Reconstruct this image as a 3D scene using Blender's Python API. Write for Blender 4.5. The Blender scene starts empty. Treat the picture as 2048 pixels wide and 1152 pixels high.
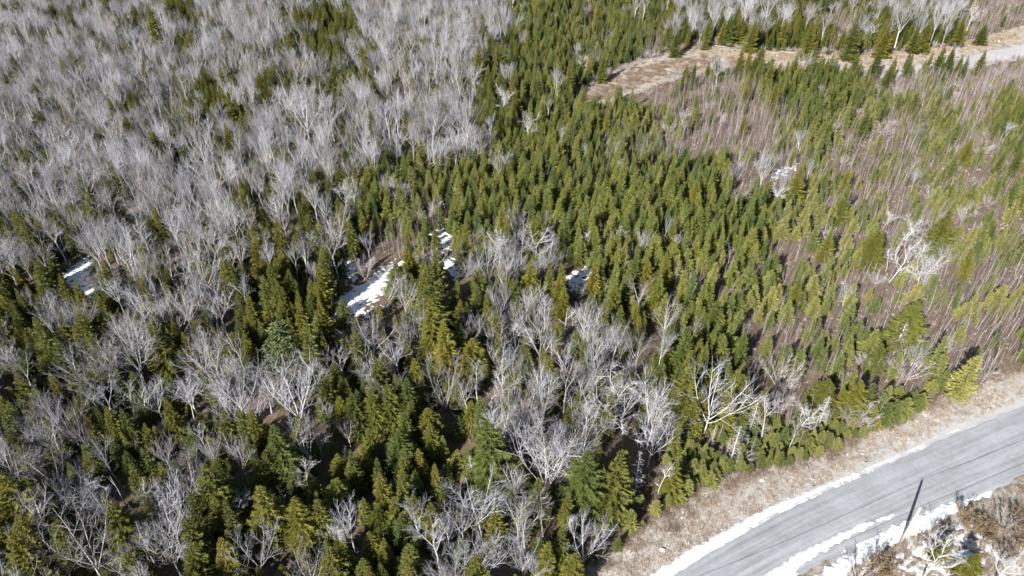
import bpy, bmesh, math, random
import numpy as np
from mathutils import Vector, Euler
R = math.radians
random.seed(7)
rng = np.random.default_rng(11)
scn = bpy.context.scene
COL = scn.collection

# ------------------------------------------------------------------ camera, sky, sun, exposure
CAM_H, PITCH, FPX = 80.0, R(37.2), 1422.0          # drone height, pitch below horizontal, focal length in photo pixels
cam = bpy.data.cameras.new('camera')
cam.sensor_width = 36.0
cam.lens = FPX / 2048 * 36.0
cam.clip_start, cam.clip_end = 1.0, 6000.0
camo = bpy.data.objects.new('camera', cam)
camo.location = (0, 0, CAM_H)
camo.rotation_euler = (R(90) - PITCH, 0, 0)
COL.objects.link(camo)
scn.camera = camo

SUN_AZ, SUN_EL = R(216.3), R(31.0)                 # sun behind the camera, to its left
world = bpy.data.worlds.new('World')
scn.world = world
world.use_nodes = True
wn = world.node_tree
bg = wn.nodes['Background']
sky = wn.nodes.new('ShaderNodeTexSky')
sky.sky_type = 'NISHITA'
sky.sun_disc = False
sky.sun_elevation = SUN_EL
sky.sun_rotation = SUN_AZ
sky.altitude = 100
wn.links.new(sky.outputs[0], bg.inputs[0])
bg.inputs[1].default_value = 0.052
sun = bpy.data.lights.new('sun', 'SUN')
sun.energy = 5.0
sun.angle = R(0.5)
sun.color = (1.0, 0.975, 0.94)
suno = bpy.data.objects.new('sun', sun)
sdir = Vector((-math.sin(SUN_AZ) * math.cos(SUN_EL), -math.cos(SUN_AZ) * math.cos(SUN_EL), -math.sin(SUN_EL)))
suno.rotation_euler = sdir.to_track_quat('-Z', 'Y').to_euler()
suno.location = (-60, -80, 120)
COL.objects.link(suno)
vs = scn.view_settings
vs.view_transform = 'Standard'
vs.look = 'None'
vs.exposure = 0.93
vs.gamma = 1.0
scn.cycles.max_bounces = 6
scn.cycles.diffuse_bounces = 3
scn.cycles.glossy_bounces = 2
scn.cycles.transparent_max_bounces = 8

# ------------------------------------------------------------------ pixel <-> ground
FW = np.array([0, math.cos(PITCH), -math.sin(PITCH)])
UP = np.array([0, math.sin(PITCH), math.cos(PITCH)])
RT = np.array([1.0, 0, 0])


def gp(x, y, z=0.0):
    d = FW + RT * (x - 1024) / FPX + UP * (576 - y) / FPX
    t = (z - CAM_H) / d[2]
    return np.array([d[0] * t, d[1] * t])


def proj(x, y, z):
    x, y, z = np.broadcast_arrays(np.asarray(x, float), np.asarray(y, float), np.asarray(z, float))
    v = np.stack([x, y, z - CAM_H], -1)
    Z = v @ FW
    return 1024 + FPX * (v @ RT) / Z, 576 - FPX * (v @ UP) / Z, Z


def hero_height(bx, by, ty):
    g = gp(bx, by)
    lo, hi = 0.2, 40.0
    for _ in range(40):
        m = (lo + hi) / 2
        if proj(g[0], g[1], m)[1] > ty: lo = m
        else: hi = m
    return lo


def sd_poly(P, poly):
    """signed distance (inside positive) of points P (n,2) to polygon (m,2)"""
    P = np.asarray(P, float)
    poly = np.asarray(poly, float)
    best = np.full(len(P), 1e18)
    ins = np.zeros(len(P), bool)
    for a, b in zip(poly, np.roll(poly, -1, 0)):
        e = b - a
        w = P - a
        t = np.clip((w @ e) / max(e @ e, 1e-9), 0, 1)
        q = w - t[:, None] * e
        best = np.minimum(best, (q * q).sum(1))
        c = (a[1] > P[:, 1]) != (b[1] > P[:, 1])
        with np.errstate(divide='ignore', invalid='ignore'):
            xi = a[0] + (P[:, 1] - a[1]) * e[0] / (e[1] if e[1] else 1e-12)
        ins ^= c & (P[:, 0] < xi)
    return np.where(ins, 1, -1) * np.sqrt(best)


_w = [(rng.normal(0, 1, 2), rng.uniform(0, 6.28)) for _ in range(28)]


def wob(x, y, size, n=9, off=0):
    """smooth pseudo noise in about -1..1 with features of the given size"""
    s = 0
    for k in range(n):
        d, p = _w[(k + off) % 28]
        d = d / np.linalg.norm(d) * (0.6 + 0.12 * k)
        s = s + np.sin((x * d[0] + y * d[1]) * 6.28 / size * 0.8 + p + off)
    return s / n * 1.8


def px_poly(pts):
    return np.array([gp(*p) for p in pts])


# ------------------------------------------------------------------ layout of the ground
ROAD_UP = [(1348, 1144), (1452, 1082), (1574, 1016), (1716, 953), (1848, 894), (1938, 856), (2048, 811)]
ROAD_LO = [(1590, 1154), (1650, 1121), (1716, 1092), (1812, 1051), (1869, 1029), (1934, 1003), (1978, 987), (2048, 944)]


def extend(p, d0, d1):
    p = np.asarray(p)
    a = p[0] + (p[0] - p[2]) / np.linalg.norm(p[0] - p[2]) * d0
    b = p[-1] + (p[-1] - p[-3]) / np.linalg.norm(p[-1] - p[-3]) * d1
    return np.vstack([a, p, b])


def resample(p, n):
    p = np.asarray(p)
    s = np.r_[0, np.cumsum(np.linalg.norm(np.diff(p, axis=0), axis=1))]
    t = np.linspace(0, s[-1], n)
    return np.stack([np.interp(t, s, p[:, 0]), np.interp(t, s, p[:, 1])], 1)


road_u = extend(px_poly(ROAD_UP), 60, 90)
road_l = extend(px_poly(ROAD_LO), 60, 90)
ROAD = np.vstack([road_u, road_l[::-1]])
VERGE = np.vstack([extend(px_poly([(1140, 1175), (1215, 1110), (1330, 1045), (1405, 985), (1500, 945), (1640, 915), (1705, 880), (1850, 822), (1905, 790), (2000, 760), (2048, 735)]), 40, 90), road_u[::-1]])
TRACK = px_poly([(1150, 182), (1200, 156), (1262, 128), (1330, 108), (1420, 92), (1540, 102), (1620, 107), (1780, 107), (1900, 92), (2048, 52), (2260, -10), (2260, 70), (2048, 118), (1900, 140), (1780, 148), (1660, 146), (1500, 144), (1400, 148), (1320, 168), (1250, 196), (1190, 212), (1155, 200)])
TRACK_LANE = px_poly([(1690, 150), (1800, 138), (1900, 122), (2048, 88), (2260, 25), (2260, 48), (2048, 112), (1930, 140), (1800, 154), (1690, 160)])
SOIL = px_poly([(1400, 96), (1500, 103), (1620, 108), (1780, 109), (1905, 94), (2030, 62), (2040, 78), (1905, 108), (1780, 121), (1620, 123), (1500, 122), (1400, 112)])
SNOWS = {
    'open': px_poly([(640, 650), (655, 610), (700, 575), (735, 560), (765, 535), (800, 523), (822, 518), (818, 540), (790, 556), (770, 585), (740, 612), (732, 632), (690, 640)]),
    'shade': px_poly([(690, 555), (688, 535), (695, 518), (718, 514), (722, 530), (712, 548), (706, 560)]),
    'upper': px_poly([(866, 470), (880, 455), (896, 448), (888, 465), (912, 470), (916, 486), (896, 505), (874, 502), (868, 484)]),
    'mid': px_poly([(882, 520), (905, 520), (928, 540), (934, 556), (915, 562), (895, 550)]),
    'east': px_poly([(1128, 555), (1150, 545), (1165, 532), (1186, 530), (1190, 545), (1172, 560), (1180, 575), (1150, 585), (1132, 572)]),
    'west': px_poly([(110, 560), (130, 545), (165, 520), (182, 508), (186, 530), (176, 555), (190, 575), (188, 596), (160, 612), (140, 610), (150, 585), (132, 570)]),
    'small': px_poly([(1368, 628), (1395, 622), (1402, 636), (1380, 640)]),
    'far': px_poly([(1935, 196), (1930, 180), (1948, 172), (1962, 180), (1952, 195), (1940, 210)]),
    'regen': px_poly([(1540, 345), (1560, 335), (1592, 325), (1596, 335), (1570, 350), (1552, 362)]),
    'regenb': px_poly([(1640, 372), (1670, 358), (1675, 368), (1660, 382)]),
    'regenc': px_poly([(1806, 420), (1812, 402), (1845, 402), (1880, 395), (1905, 372), (1912, 380), (1890, 402), (1850, 418), (1818, 428)]),
    'regend': px_poly([(1782, 340), (1796, 325), (1800, 332), (1788, 348)]),
    'dot': px_poly([(1660, 266), (1672, 258), (1676, 266), (1668, 272)]),
}
# ------------------------------------------------------------------ materials


def mat(name, rough=0.85):
    m = bpy.data.materials.new(name)
    m.use_nodes = True
    nt = m.node_tree
    b = nt.nodes['Principled BSDF']
    b.inputs['Roughness'].default_value = rough
    b.inputs['Specular IOR Level'].default_value = 0.25
    return m, nt, b


def N(nt, t, **kw):
    n = nt.nodes.new(t)
    for k, v in kw.items():
        setattr(n, k, v)
    return n


def ramp(nt, stops, interp='LINEAR'):
    r = N(nt, 'ShaderNodeValToRGB')
    r.color_ramp.interpolation = interp
    e = r.color_ramp.elements
    while len(e) < len(stops): e.new(0.5)
    for s, (p, c) in zip(e, stops):
        s.position = p
        s.color = (*c, 1)
    return r


def noise(nt, scale, detail=4, vec=None, rough=0.6):
    n = N(nt, 'ShaderNodeTexNoise')
    n.inputs['Scale'].default_value = scale
    n.inputs['Detail'].default_value = detail
    n.inputs['Roughness'].default_value = rough
    if vec is not None: nt.links.new(vec, n.inputs['Vector'])
    return n


def mixc(nt, fac, a, b, mode='MIX'):
    m = N(nt, 'ShaderNodeMix', data_type='RGBA', blend_type=mode)
    for s, v in ((0, fac), (6, a), (7, b)):
        if hasattr(v, 'links'): nt.links.new(v, m.inputs[s])
        elif s == 0: m.inputs[0].default_value = v
        else: m.inputs[s].default_value = (*v, 1)
    return m.outputs[2]


def bump(nt, b, h, strength, dist):
    n = N(nt, 'ShaderNodeBump')
    n.inputs['Strength'].default_value = strength
    n.inputs['Distance'].default_value = dist
    nt.links.new(h, n.inputs['Height'])
    nt.links.new(n.outputs[0], b.inputs['Normal'])


def foliage_mat(name, stops, var=0.35, trans=0.0):
    """colour by tree (object random) and by clump (noise)"""
    m, nt, b = mat(name, 0.7)
    oi = N(nt, 'ShaderNodeObjectInfo')
    tc = N(nt, 'ShaderNodeTexCoord')
    r = ramp(nt, stops)
    nt.links.new(oi.outputs['Random'], r.inputs[0])
    nz = noise(nt, 1.7, 3, tc.outputs['Object'])
    r2 = ramp(nt, [(0.3, (1 - var,) * 3), (0.7, (1 + var,) * 3)])
    nt.links.new(nz.outputs[0], r2.inputs[0])
    c = mixc(nt, 1.0, r.outputs[0], r2.outputs[0], 'MULTIPLY')
    nt.links.new(c, b.inputs['Base Color'])
    return m


def bark_mat(name, stops, scale=3.0, blotch=None):
    m, nt, b = mat(name, 0.9)
    oi = N(nt, 'ShaderNodeObjectInfo')
    tc = N(nt, 'ShaderNodeTexCoord')
    r = ramp(nt, stops)
    nt.links.new(oi.outputs['Random'], r.inputs[0])
    nz = noise(nt, scale, 4, tc.outputs['Object'])
    r2 = ramp(nt, [(0.32, (0.62, 0.6, 0.58)), (0.62, (1.1, 1.1, 1.12))])
    nt.links.new(nz.outputs[0], r2.inputs[0])
    c = mixc(nt, 1.0, r.outputs[0], r2.outputs[0], 'MULTIPLY')
    nt.links.new(c, b.inputs['Base Color'])
    return m


M = {}
M['spruce'] = foliage_mat('spruce_needles', [(0, (.075, .095, .022)), (.25, (.125, .125, .024)), (.5, (.160, .148, .022)), (.75, (.095, .115, .026)), (1, (.175, .155, .028))], .45)
M['fir'] = foliage_mat('fir_needles', [(0, (.060, .092, .026)), (.2, (.115, .138, .030)), (.5, (.155, .168, .034)), (.75, (.190, .192, .040)), (.88, (.090, .120, .034)), (1, (.220, .200, .048))], .45)
M['youngfir'] = foliage_mat('young_fir_needles', [(0, (.105, .130, .036)), (.4, (.170, .182, .050)), (.75, (.220, .218, .062)), (1, (.250, .232, .072))], .35)
M['pine'] = foliage_mat('pine_needles', [(0, (.115, .150, .060)), (1, (.135, .165, .065))], .25)
M['deadneedle'] = foliage_mat('dead_needles', [(0, (.26, .17, .10)), (1, (.30, .22, .14))], .25)
M['brownleaf'] = foliage_mat('dry_leaves', [(0, (.17, .12, .06)), (1, (.24, .17, .095))], .35)
M['sprucebark'] = bark_mat('spruce_bark', [(0, (.16, .13, .11)), (1, (.24, .21, .19))])
M['maple'] = bark_mat('hardwood_bark', [(0, (.46, .44, .43)), (.4, (.68, .67, .68)), (.7, (.55, .52, .49)), (1, (.72, .71, .71))])
M['twig'] = bark_mat('hardwood_twigs', [(0, (.27, .25, .24)), (.2, (.39, .39, .42)), (.4, (.48, .48, .52)), (.55, (.33, .30, .28)), (.75, (.53, .53, .57)), (.9, (.30, .24, .23)), (1, (.43, .42, .45))])
M['white'] = bark_mat('bleached_wood', [(0, (.50, .49, .48)), (.6, (.62, .61, .60)), (1, (.68, .66, .65))], 1.6)
M['birch'] = bark_mat('birch_bark', [(0, (.40, .35, .31)), (.5, (.58, .54, .50)), (1, (.70, .66, .62))], 6)
M['sapling'] = bark_mat('sapling_twigs', [(0, (.15, .105, .085)), (.4, (.215, .16, .14)), (.75, (.29, .245, .235)), (1, (.38, .36, .37))])
M['shrub'] = bark_mat('shrub_twigs', [(0, (.38, .34, .31)), (1, (.50, .46, .44))])
M['log'] = bark_mat('weathered_log', [(0, (.42, .37, .32)), (1, (.66, .63, .60))])


def ground_mat():
    m, nt, b = mat('forest_floor', 0.95)
    tc = N(nt, 'ShaderNodeTexCoord')
    P = tc.outputs['Object']
    n1 = noise(nt, 0.55, 8, P, 0.7)
    n2 = noise(nt, 3.2, 6, P, 0.75)
    n3 = noise(nt, 0.09, 4, P)
    litter = ramp(nt, [(.3, (.075, .055, .040)), (.5, (.155, .110, .078)), (.68, (.25, .19, .14)), (.8, (.34, .29, .235))])
    add = N(nt, 'ShaderNodeMath', operation='MULTIPLY_ADD')
    nt.links.new(n2.outputs[0], add.inputs[0])
    add.inputs[1].default_value = 0.55
    half = N(nt, 'ShaderNodeMath', operation='MULTIPLY')
    nt.links.new(n1.outputs[0], half.inputs[0])
    half.inputs[1].default_value = 0.5
    nt.links.new(half.outputs[0], add.inputs[2])
    nt.links.new(add.outputs[0], litter.inputs[0])
    moss = ramp(nt, [(.48, (0, 0, 0)), (.64, (1, 1, 1))])
    nt.links.new(n3.outputs[0], moss.inputs[0])
    mf = N(nt, 'ShaderNodeMath', operation='MULTIPLY')
    nt.links.new(moss.outputs[0], mf.inputs[0])
    mf.inputs[1].default_value = 0.5
    c = mixc(nt, mf.outputs[0], litter.outputs[0], (.06, .065, .025))
    dry = ramp(nt, [(.3, (.19, .15, .125)), (.46, (.35, .305, .265)), (.6, (.49, .45, .405)), (.74, (.68, .65, .60))])
    nt.links.new(add.outputs[0], dry.inputs[0])
    regen = ramp(nt, [(.3, (.09, .068, .050)), (.5, (.165, .122, .092)), (.66, (.25, .195, .155)), (.8, (.38, .325, .27))])
    nt.links.new(add.outputs[0], regen.inputs[0])
    soil = ramp(nt, [(.3, (.20, .14, .085)), (.45, (.32, .24, .15)), (.58, (.44, .355, .24)), (.72, (.62, .57, .49))])
    nt.links.new(add.outputs[0], soil.inputs[0])
    for attr, col in (('regen', regen), ('dry', dry), ('soil', soil)):
        a = N(nt, 'ShaderNodeAttribute', attribute_name=attr)
        s = N(nt, 'ShaderNodeMath', operation='ADD')
        nt.links.new(a.outputs['Fac'], s.inputs[0])
        k = N(nt, 'ShaderNodeMath', operation='MULTIPLY_ADD')
        nt.links.new(n1.outputs[0], k.inputs[0])
        k.inputs[1].default_value = 0.9
        k.inputs[2].default_value = -0.45
        nt.links.new(k.outputs[0], s.inputs[1])
        r = ramp(nt, [(.35, (0, 0, 0)), (.65, (1, 1, 1))])
        nt.links.new(s.outputs[0], r.inputs[0])
        c = mixc(nt, r.outputs[0], c, col.outputs[0])
    nt.links.new(c, b.inputs['Base Color'])
    bump(nt, b, add.outputs[0], 0.9, 0.25)
    return m


def road_mat(name, stops, contrast=1.0):
    m, nt, b = mat(name, 0.9)
    uv = N(nt, 'ShaderNodeUVMap', uv_map='UVMap')
    mp = N(nt, 'ShaderNodeMapping')
    mp.inputs['Scale'].default_value = (1.0, 0.03, 1)
    nt.links.new(uv.outputs[0], mp.inputs[0])
    s1 = noise(nt, 1.6, 6, mp.outputs[0], 0.65)
    tc = N(nt, 'ShaderNodeTexCoord')
    g = noise(nt, 9, 6, tc.outputs['Object'], 0.8)
    big = noise(nt, .22, 3, tc.outputs['Object'])
    r = ramp(nt, stops)
    a = N(nt, 'ShaderNodeMath', operation='MULTIPLY_ADD')
    nt.links.new(s1.outputs[0], a.inputs[0])
    a.inputs[1].default_value = 0.85 * contrast
    h = N(nt, 'ShaderNodeMath', operation='MULTIPLY_ADD')
    nt.links.new(big.outputs[0], h.inputs[0])
    h.inputs[1].default_value = 0.35
    h.inputs[2].default_value = 0.5 - 0.425 * contrast - .175
    nt.links.new(h.outputs[0], a.inputs[2])
    nt.links.new(a.outputs[0], r.inputs[0])
    g2 = noise(nt, 1.4, 7, tc.outputs['Object'], 0.75)
    gr = ramp(nt, [(.3, (.74, .74, .74)), (.7, (1.16, 1.16, 1.16))])
    ga = N(nt, 'ShaderNodeMath', operation='MULTIPLY_ADD')
    nt.links.new(g2.outputs[0], ga.inputs[0])
    ga.inputs[1].default_value = .55
    gb = N(nt, 'ShaderNodeMath', operation='MULTIPLY')
    nt.links.new(g.outputs[0], gb.inputs[0])
    gb.inputs[1].default_value = .5
    nt.links.new(gb.outputs[0], ga.inputs[2])
    nt.links.new(ga.outputs[0], gr.inputs[0])
    c = mixc(nt, 1.0, r.outputs[0], gr.outputs[0], 'MULTIPLY')
    nt.links.new(c, b.inputs['Base Color'])
    bump(nt, b, g.outputs[0], 0.5, 0.04)
    return m


def snow_mat():
    m, nt, b = mat('old_snow', 0.6)
    tc = N(nt, 'ShaderNodeTexCoord')
    n = noise(nt, 2.5, 6, tc.outputs['Object'], .7)
    r = ramp(nt, [(.3, (.74, .76, .80)), (.5, (.88, .89, .91))])
    nt.links.new(n.outputs[0], r.inputs[0])
    nt.links.new(r.outputs[0], b.inputs['Base Color'])
    bump(nt, b, n.outputs[0], .5, .12)
    return m


M['ground'] = ground_mat()
M['road'] = road_mat('gravel_road', [(.28, (.22, .222, .23)), (.45, (.315, .32, .335)), (.6, (.375, .382, .40)), (.75, (.43, .438, .46))])
M['shoulder'] = road_mat('gravel_shoulder', [(.3, (.34, .32, .30)), (.5, (.46, .45, .435)), (.7, (.56, .55, .54))], .5)
M['lane'] = road_mat('track_gravel', [(.3, (.40, .38, .37)), (.6, (.52, .50, .50)), (.8, (.60, .58, .57))], .6)
M['snow'] = snow_mat()
M['drygrass'] = foliage_mat('dry_grass', [(0, (.28, .215, .165)), (.4, (.40, .335, .265)), (.8, (.56, .50, .42)), (1, (.33, .21, .15))], .25)

# ------------------------------------------------------------------ mesh helpers


class MB:
    def __init__(s):
        s.v, s.f, s.m = [], [], []

    def tube(s, pts, rad, n=4, mi=0, cap=False):
        base = len(s.v)
        pts = [Vector(p) for p in pts]
        L = len(pts)
        for i, p in enumerate(pts):
            d = (pts[min(i + 1, L - 1)] - pts[max(i - 1, 0)]).normalized()
            a = d.cross(Vector((0.31, 0.95, 0.07)))
            if a.length < 0.05: a = d.cross(Vector((1, 0, 0)))
            a.normalize()
            b = d.cross(a)
            if i == L - 1 and not cap and rad[i] < 0.02:
                s.v.append(tuple(p))
            else:
                for k in range(n):
                    t = 6.28318 * k / n
                    s.v.append(tuple(p + (a * math.cos(t) + b * math.sin(t)) * rad[i]))
        single = len(s.v) - base == (L - 1) * n + 1
        for i in range(L - 1):
            o = base + i * n
            for k in range(n):
                k2 = (k + 1) % n
                if i == L - 2 and single:
                    s.f.append((o + k, o + k2, o + n))
                else:
                    s.f.append((o + k, o + k2, o + n + k2, o + n + k))
                s.m.append(mi)
        if cap:
            s.f.append(tuple(base + (L - 1) * n + k for k in range(n)))
            s.m.append(mi)
            s.f.append(tuple(base + n - 1 - k for k in range(n)))
            s.m.append(mi)

    def twig(s, p, q, r, mi=0):
        base = len(s.v)
        d = (q - p)
        a = d.cross(Vector((0.2, 0.3, 0.93)))
        if a.length < 1e-4: a = Vector((1, 0, 0))
        a.normalize()
        b = d.cross(a).normalized()
        for k in range(3):
            t = 2.0944 * k
            s.v.append(tuple(p + (a * math.cos(t) + b * math.sin(t)) * r))
        s.v.append(tuple(q))
        s.f += [(base, base + 1, base + 3), (base + 1, base + 2, base + 3), (base + 2, base, base + 3)]
        s.m += [mi] * 3

    def tri(s, a, b, c, mi=0):
        o = len(s.v)
        s.v += [tuple(a), tuple(b), tuple(c)]
        s.f.append((o, o + 1, o + 2))
        s.m.append(mi)

    def mesh(s, name, mats, smooth=False):
        me = bpy.data.meshes.new(name)
        me.from_pydata(s.v, [], s.f)
        for m in mats: me.materials.append(m)
        if len(mats) > 1: me.polygons.foreach_set('material_index', s.m)
        if smooth: me.polygons.foreach_set('use_smooth', [True] * len(s.f))
        me.update()
        return me


def link(name, me, parent=None, loc=(0, 0, 0)):
    o = bpy.data.objects.new(name, me)
    o.location = loc
    COL.objects.link(o)
    if parent is not None: o.parent = parent
    return o


def tag(o, label, cat=None, group=None, kind=None):
    o['label'] = label
    if cat: o['category'] = cat
    if group: o['group'] = group
    if kind: o['kind'] = kind
    return o


def rv(s=1.0):
    return Vector((random.gauss(0, s), random.gauss(0, s), random.gauss(0, s)))


# ------------------------------------------------------------------ the ground
def road_dist(P):
    return np.maximum.reduce([sd_poly(P, ROAD), sd_poly(P, TRACK)])


def gz(x, y):
    x = np.atleast_1d(np.asarray(x, float))
    y = np.atleast_1d(np.asarray(y, float))
    P = np.stack([x, y], 1)
    f = np.clip((-road_dist(P) - 1.5) / 9.0, 0, 1)
    return (wob(x, y, 34, 9) * 0.45 + wob(x, y, 9, 8, 5) * 0.12) * f * f * (3 - 2 * f)


def grid_mesh(name, x0, x1, y0, y1, step):
    nx, ny = int((x1 - x0) / step) + 1, int((y1 - y0) / step) + 1
    X, Y = np.meshgrid(np.linspace(x0, x1, nx), np.linspace(y0, y1, ny))
    return X.ravel(), Y.ravel(), nx, ny


def quads(nx, ny):
    i = np.arange(nx * ny).reshape(ny, nx)
    return np.stack([i[:-1, :-1].ravel(), i[:-1, 1:].ravel(), i[1:, 1:].ravel(), i[1:, :-1].ravel()], 1)


def np_mesh(name, V, F, mats):
    me = bpy.data.meshes.new(name)
    me.vertices.add(len(V))
    me.vertices.foreach_set('co', np.asarray(V, np.float32).ravel())
    me.loops.add(F.size)
    me.loops.foreach_set('vertex_index', F.ravel().astype(np.int32))
    me.polygons.add(len(F))
    me.polygons.foreach_set('loop_start', np.arange(0, F.size, F.shape[1], dtype=np.int32))
    for m in mats: me.materials.append(m)
    me.polygons.foreach_set('use_smooth', np.ones(len(F), bool))
    me.update(calc_edges=True)
    return me


def fattr(me, name, vals):
    a = me.attributes.new(name, 'FLOAT', 'POINT')
    a.data.foreach_set('value', np.asarray(vals, np.float32))


# graded grid: fine where the camera looks, coarse out to the horizon
xs = np.r_[[-3000, -1200, -600], np.arange(-330, 330.1, 1.5), [600, 1200, 3000]]
ys = np.r_[[-2000, -800, -200, -60], np.arange(0, 400.1, 1.5), [520, 800, 1600, 4000]]
X, Y = np.meshgrid(xs, ys)
X, Y = X.ravel(), Y.ravel()
P2 = np.stack([X, Y], 1)
Z = gz(X, Y)
gme = np_mesh('ground', np.stack([X, Y, Z], 1), quads(len(xs), len(ys)), [M['ground']])
REGEN = px_poly([(1180, 235), (1300, 185), (1500, 160), (1700, 170), (2048, 130), (2300, 60), (2300, 420), (2048, 730), (1900, 780), (1620, 760), (1500, 640), (1400, 560), (1420, 470), (1480, 360), (1350, 300), (1240, 290)])
CORNER = np.vstack([road_l, [[200, 0], [20, 0]]])
dv = np.maximum(np.clip(sd_poly(P2, VERGE) / 4 + .55, 0, 1), np.clip(sd_poly(P2, CORNER) / 5 + .5, 0, .55))
dv = np.maximum(dv, np.clip(sd_poly(P2, TRACK) / 4 + .5, 0, .9))
fattr(gme, 'dry', dv)
fattr(gme, 'regen', np.clip(sd_poly(P2, REGEN) / 8 + .5, 0, 1))
SOIL2 = px_poly([(1160, 200), (1180, 172), (1300, 128), (1400, 112), (1520, 118), (1500, 140), (1380, 142), (1300, 165), (1220, 200)])
fattr(gme, 'soil', np.maximum(np.clip(sd_poly(P2, SOIL) / 3 + .6, 0, 1), np.clip(sd_poly(P2, SOIL2) / 4 + .5, 0, .5)))
go = link('ground', gme)
go['kind'] = 'structure'


def ribbon(name, A, B, nl, nw, zc, ze, m, jag=0.25):
    A, B = resample(A, nl), resample(B, nl)
    V, UV = [], []
    s = np.r_[0, np.cumsum(np.linalg.norm(np.diff(A, axis=0), axis=1))]
    for i in range(nl):
        w = np.linalg.norm(A[i] - B[i])
        for j in range(nw):
            t = j / (nw - 1)
            p = A[i] * (1 - t) + B[i] * t
            e = abs(2 * t - 1)
            if j in (0, nw - 1):
                p = p + (A[i] - B[i]) / w * (1 if j == 0 else -1) * (0.15 + jag * float(wob(p[0], p[1], 2.3, 7, 3)))
            V.append((p[0], p[1], zc + (ze - zc) * e ** 3))
            UV.append((t * w, s[i]))
    F = quads(nw, nl)
    me = np_mesh(name, np.array(V), F, [m])
    uvl = me.uv_layers.new(name='UVMap')
    UV = np.array(UV)[F.ravel()]
    uvl.data.foreach_set('uv', UV.astype(np.float32).ravel())
    o = link(name, me)
    o['kind'] = 'structure'
    return o


road_obj = ribbon('gravel_road', road_u, road_l, 400, 15, 0.16, 0.012, M['road'])
ru = resample(road_u, 60)
nrm = np.array([-(ru[-1] - ru[0])[1], (ru[-1] - ru[0])[0]])
nrm = nrm / np.linalg.norm(nrm)
if nrm[1] < 0: nrm = -nrm
sh_w = np.interp(np.linspace(0, 1, 60), [0, .3, .55, 1], [1.0, 1.2, 2.2, 3.6])[:, None]
ribbon('road_shoulder', ru + nrm * sh_w, ru - nrm * 0.6, 400, 7, 0.03, 0.006, M['shoulder'], .7)
tl = TRACK_LANE
ribbon('track_lane', extend(tl[:5], 0, 60), extend(tl[5:][::-1], 0, 60), 200, 7, 0.10, 0.008, M['lane'], .4)


def snow(name, poly, label, thick=0.16, step=0.22, ragged=0.55, slope=0.35, speck=0.0):
    lo, hi = poly.min(0) - 1.2, poly.max(0) + 1.2
    X, Y, nx, ny = grid_mesh(name, lo[0], hi[0], lo[1], hi[1], step)
    sd = sd_poly(np.stack([X, Y], 1), poly)
    sd = sd + ragged * (wob(X, Y, 2.1, 9, 2) + .6 * wob(X, Y, .8, 9, 7)) - speck * np.clip(wob(X, Y, 1.1, 9, 11) * 1.4, 0, 2)
    h = np.clip(sd * slope, -0.06, thick) + np.where(sd > 0, .025 * wob(X, Y, .9, 8, 4), 0)
    Zg = gz(X, Y)
    base = np.where(sd_poly(np.stack([X, Y], 1), ROAD) > 0, 0.10, 0.0)
    V = np.stack([X, Y, Zg + base + h], 1)
    F = quads(nx, ny)
    keep = (sd[F] > -0.18).any(1)
    F = F[keep]
    used = np.unique(F)
    remap = np.zeros(len(V), int)
    remap[used] = np.arange(len(used))
    me = np_mesh(name, V[used], remap[F], [M['snow']])
    return tag(link(name, me), label, 'snow', None, 'stuff')


def strip(pts):
    """polygon from centre pixels with half width in metres"""
    c = np.array([gp(x, y) for x, y, _ in pts])
    w = np.array([p[2] for p in pts])
    d = np.gradient(c, axis=0)
    d /= np.linalg.norm(d, axis=1)[:, None]
    n = np.stack([-d[:, 1], d[:, 0]], 1) * w[:, None]
    return np.vstack([c + n, (c - n)[::-1]])


snow('snow_bank', strip([(1240, 1200, .75), (1330, 1146, .75), (1385, 1108, .75), (1440, 1078, .68), (1500, 1043, .62), (1560, 1012, .6), (1590, 1000, .4), (1650, 974, .36), (1710, 950, .26), (1740, 936, .14)]),
     'long white snow bank along the forest edge of the gravel road', .22, .16, .16, .5)
for a in ([(1740, 935, .12), (1775, 921, .22), (1800, 910, .1)], [(1812, 905, .1), (1838, 894, .24), (1850, 889, .08)], [(1894, 868, .08), (1912, 861, .2), (1930, 853, .06)]):
    snow('snow_bank', strip(a), '%s leftover snow strip on the far road shoulder' % {1775: 'largest', 1838: 'middle', 1912: 'smallest and farthest'}[a[1][0]], .12, .12, .06, .5)
snow('snow_bank', strip([(1570, 1225, .9), (1640, 1168, 1.0), (1690, 1130, .9), (1740, 1098, .85), (1790, 1071, .8), (1830, 1052, 1.0), (1870, 1035, .85), (1905, 1016, .65), (1940, 1001, .25)]),
     'wide bright snow bank beside the utility pole', .28, .16, .30, .5)
snow('snow_bank', strip([(1490, 1190, .95), (1560, 1145, .75), (1620, 1106, .62), (1680, 1075, .5), (1730, 1052, .34), (1765, 1038, .22), (1786, 1031, .1)]),
     'narrow tapering snow ridge lying on the road surface', .16, .16, .22, .5)
for x, y in ((1955, 995), (1975, 990)):
    snow('snow_bank', strip([(x - 9, y + 4, .1), (x, y, .28), (x + 9, y - 4, .1)]), 'small snow scrap by the road, %s the other scrap' % ('left of' if x < 1960 else 'right of'), .1, .12, .08, .5)
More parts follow.
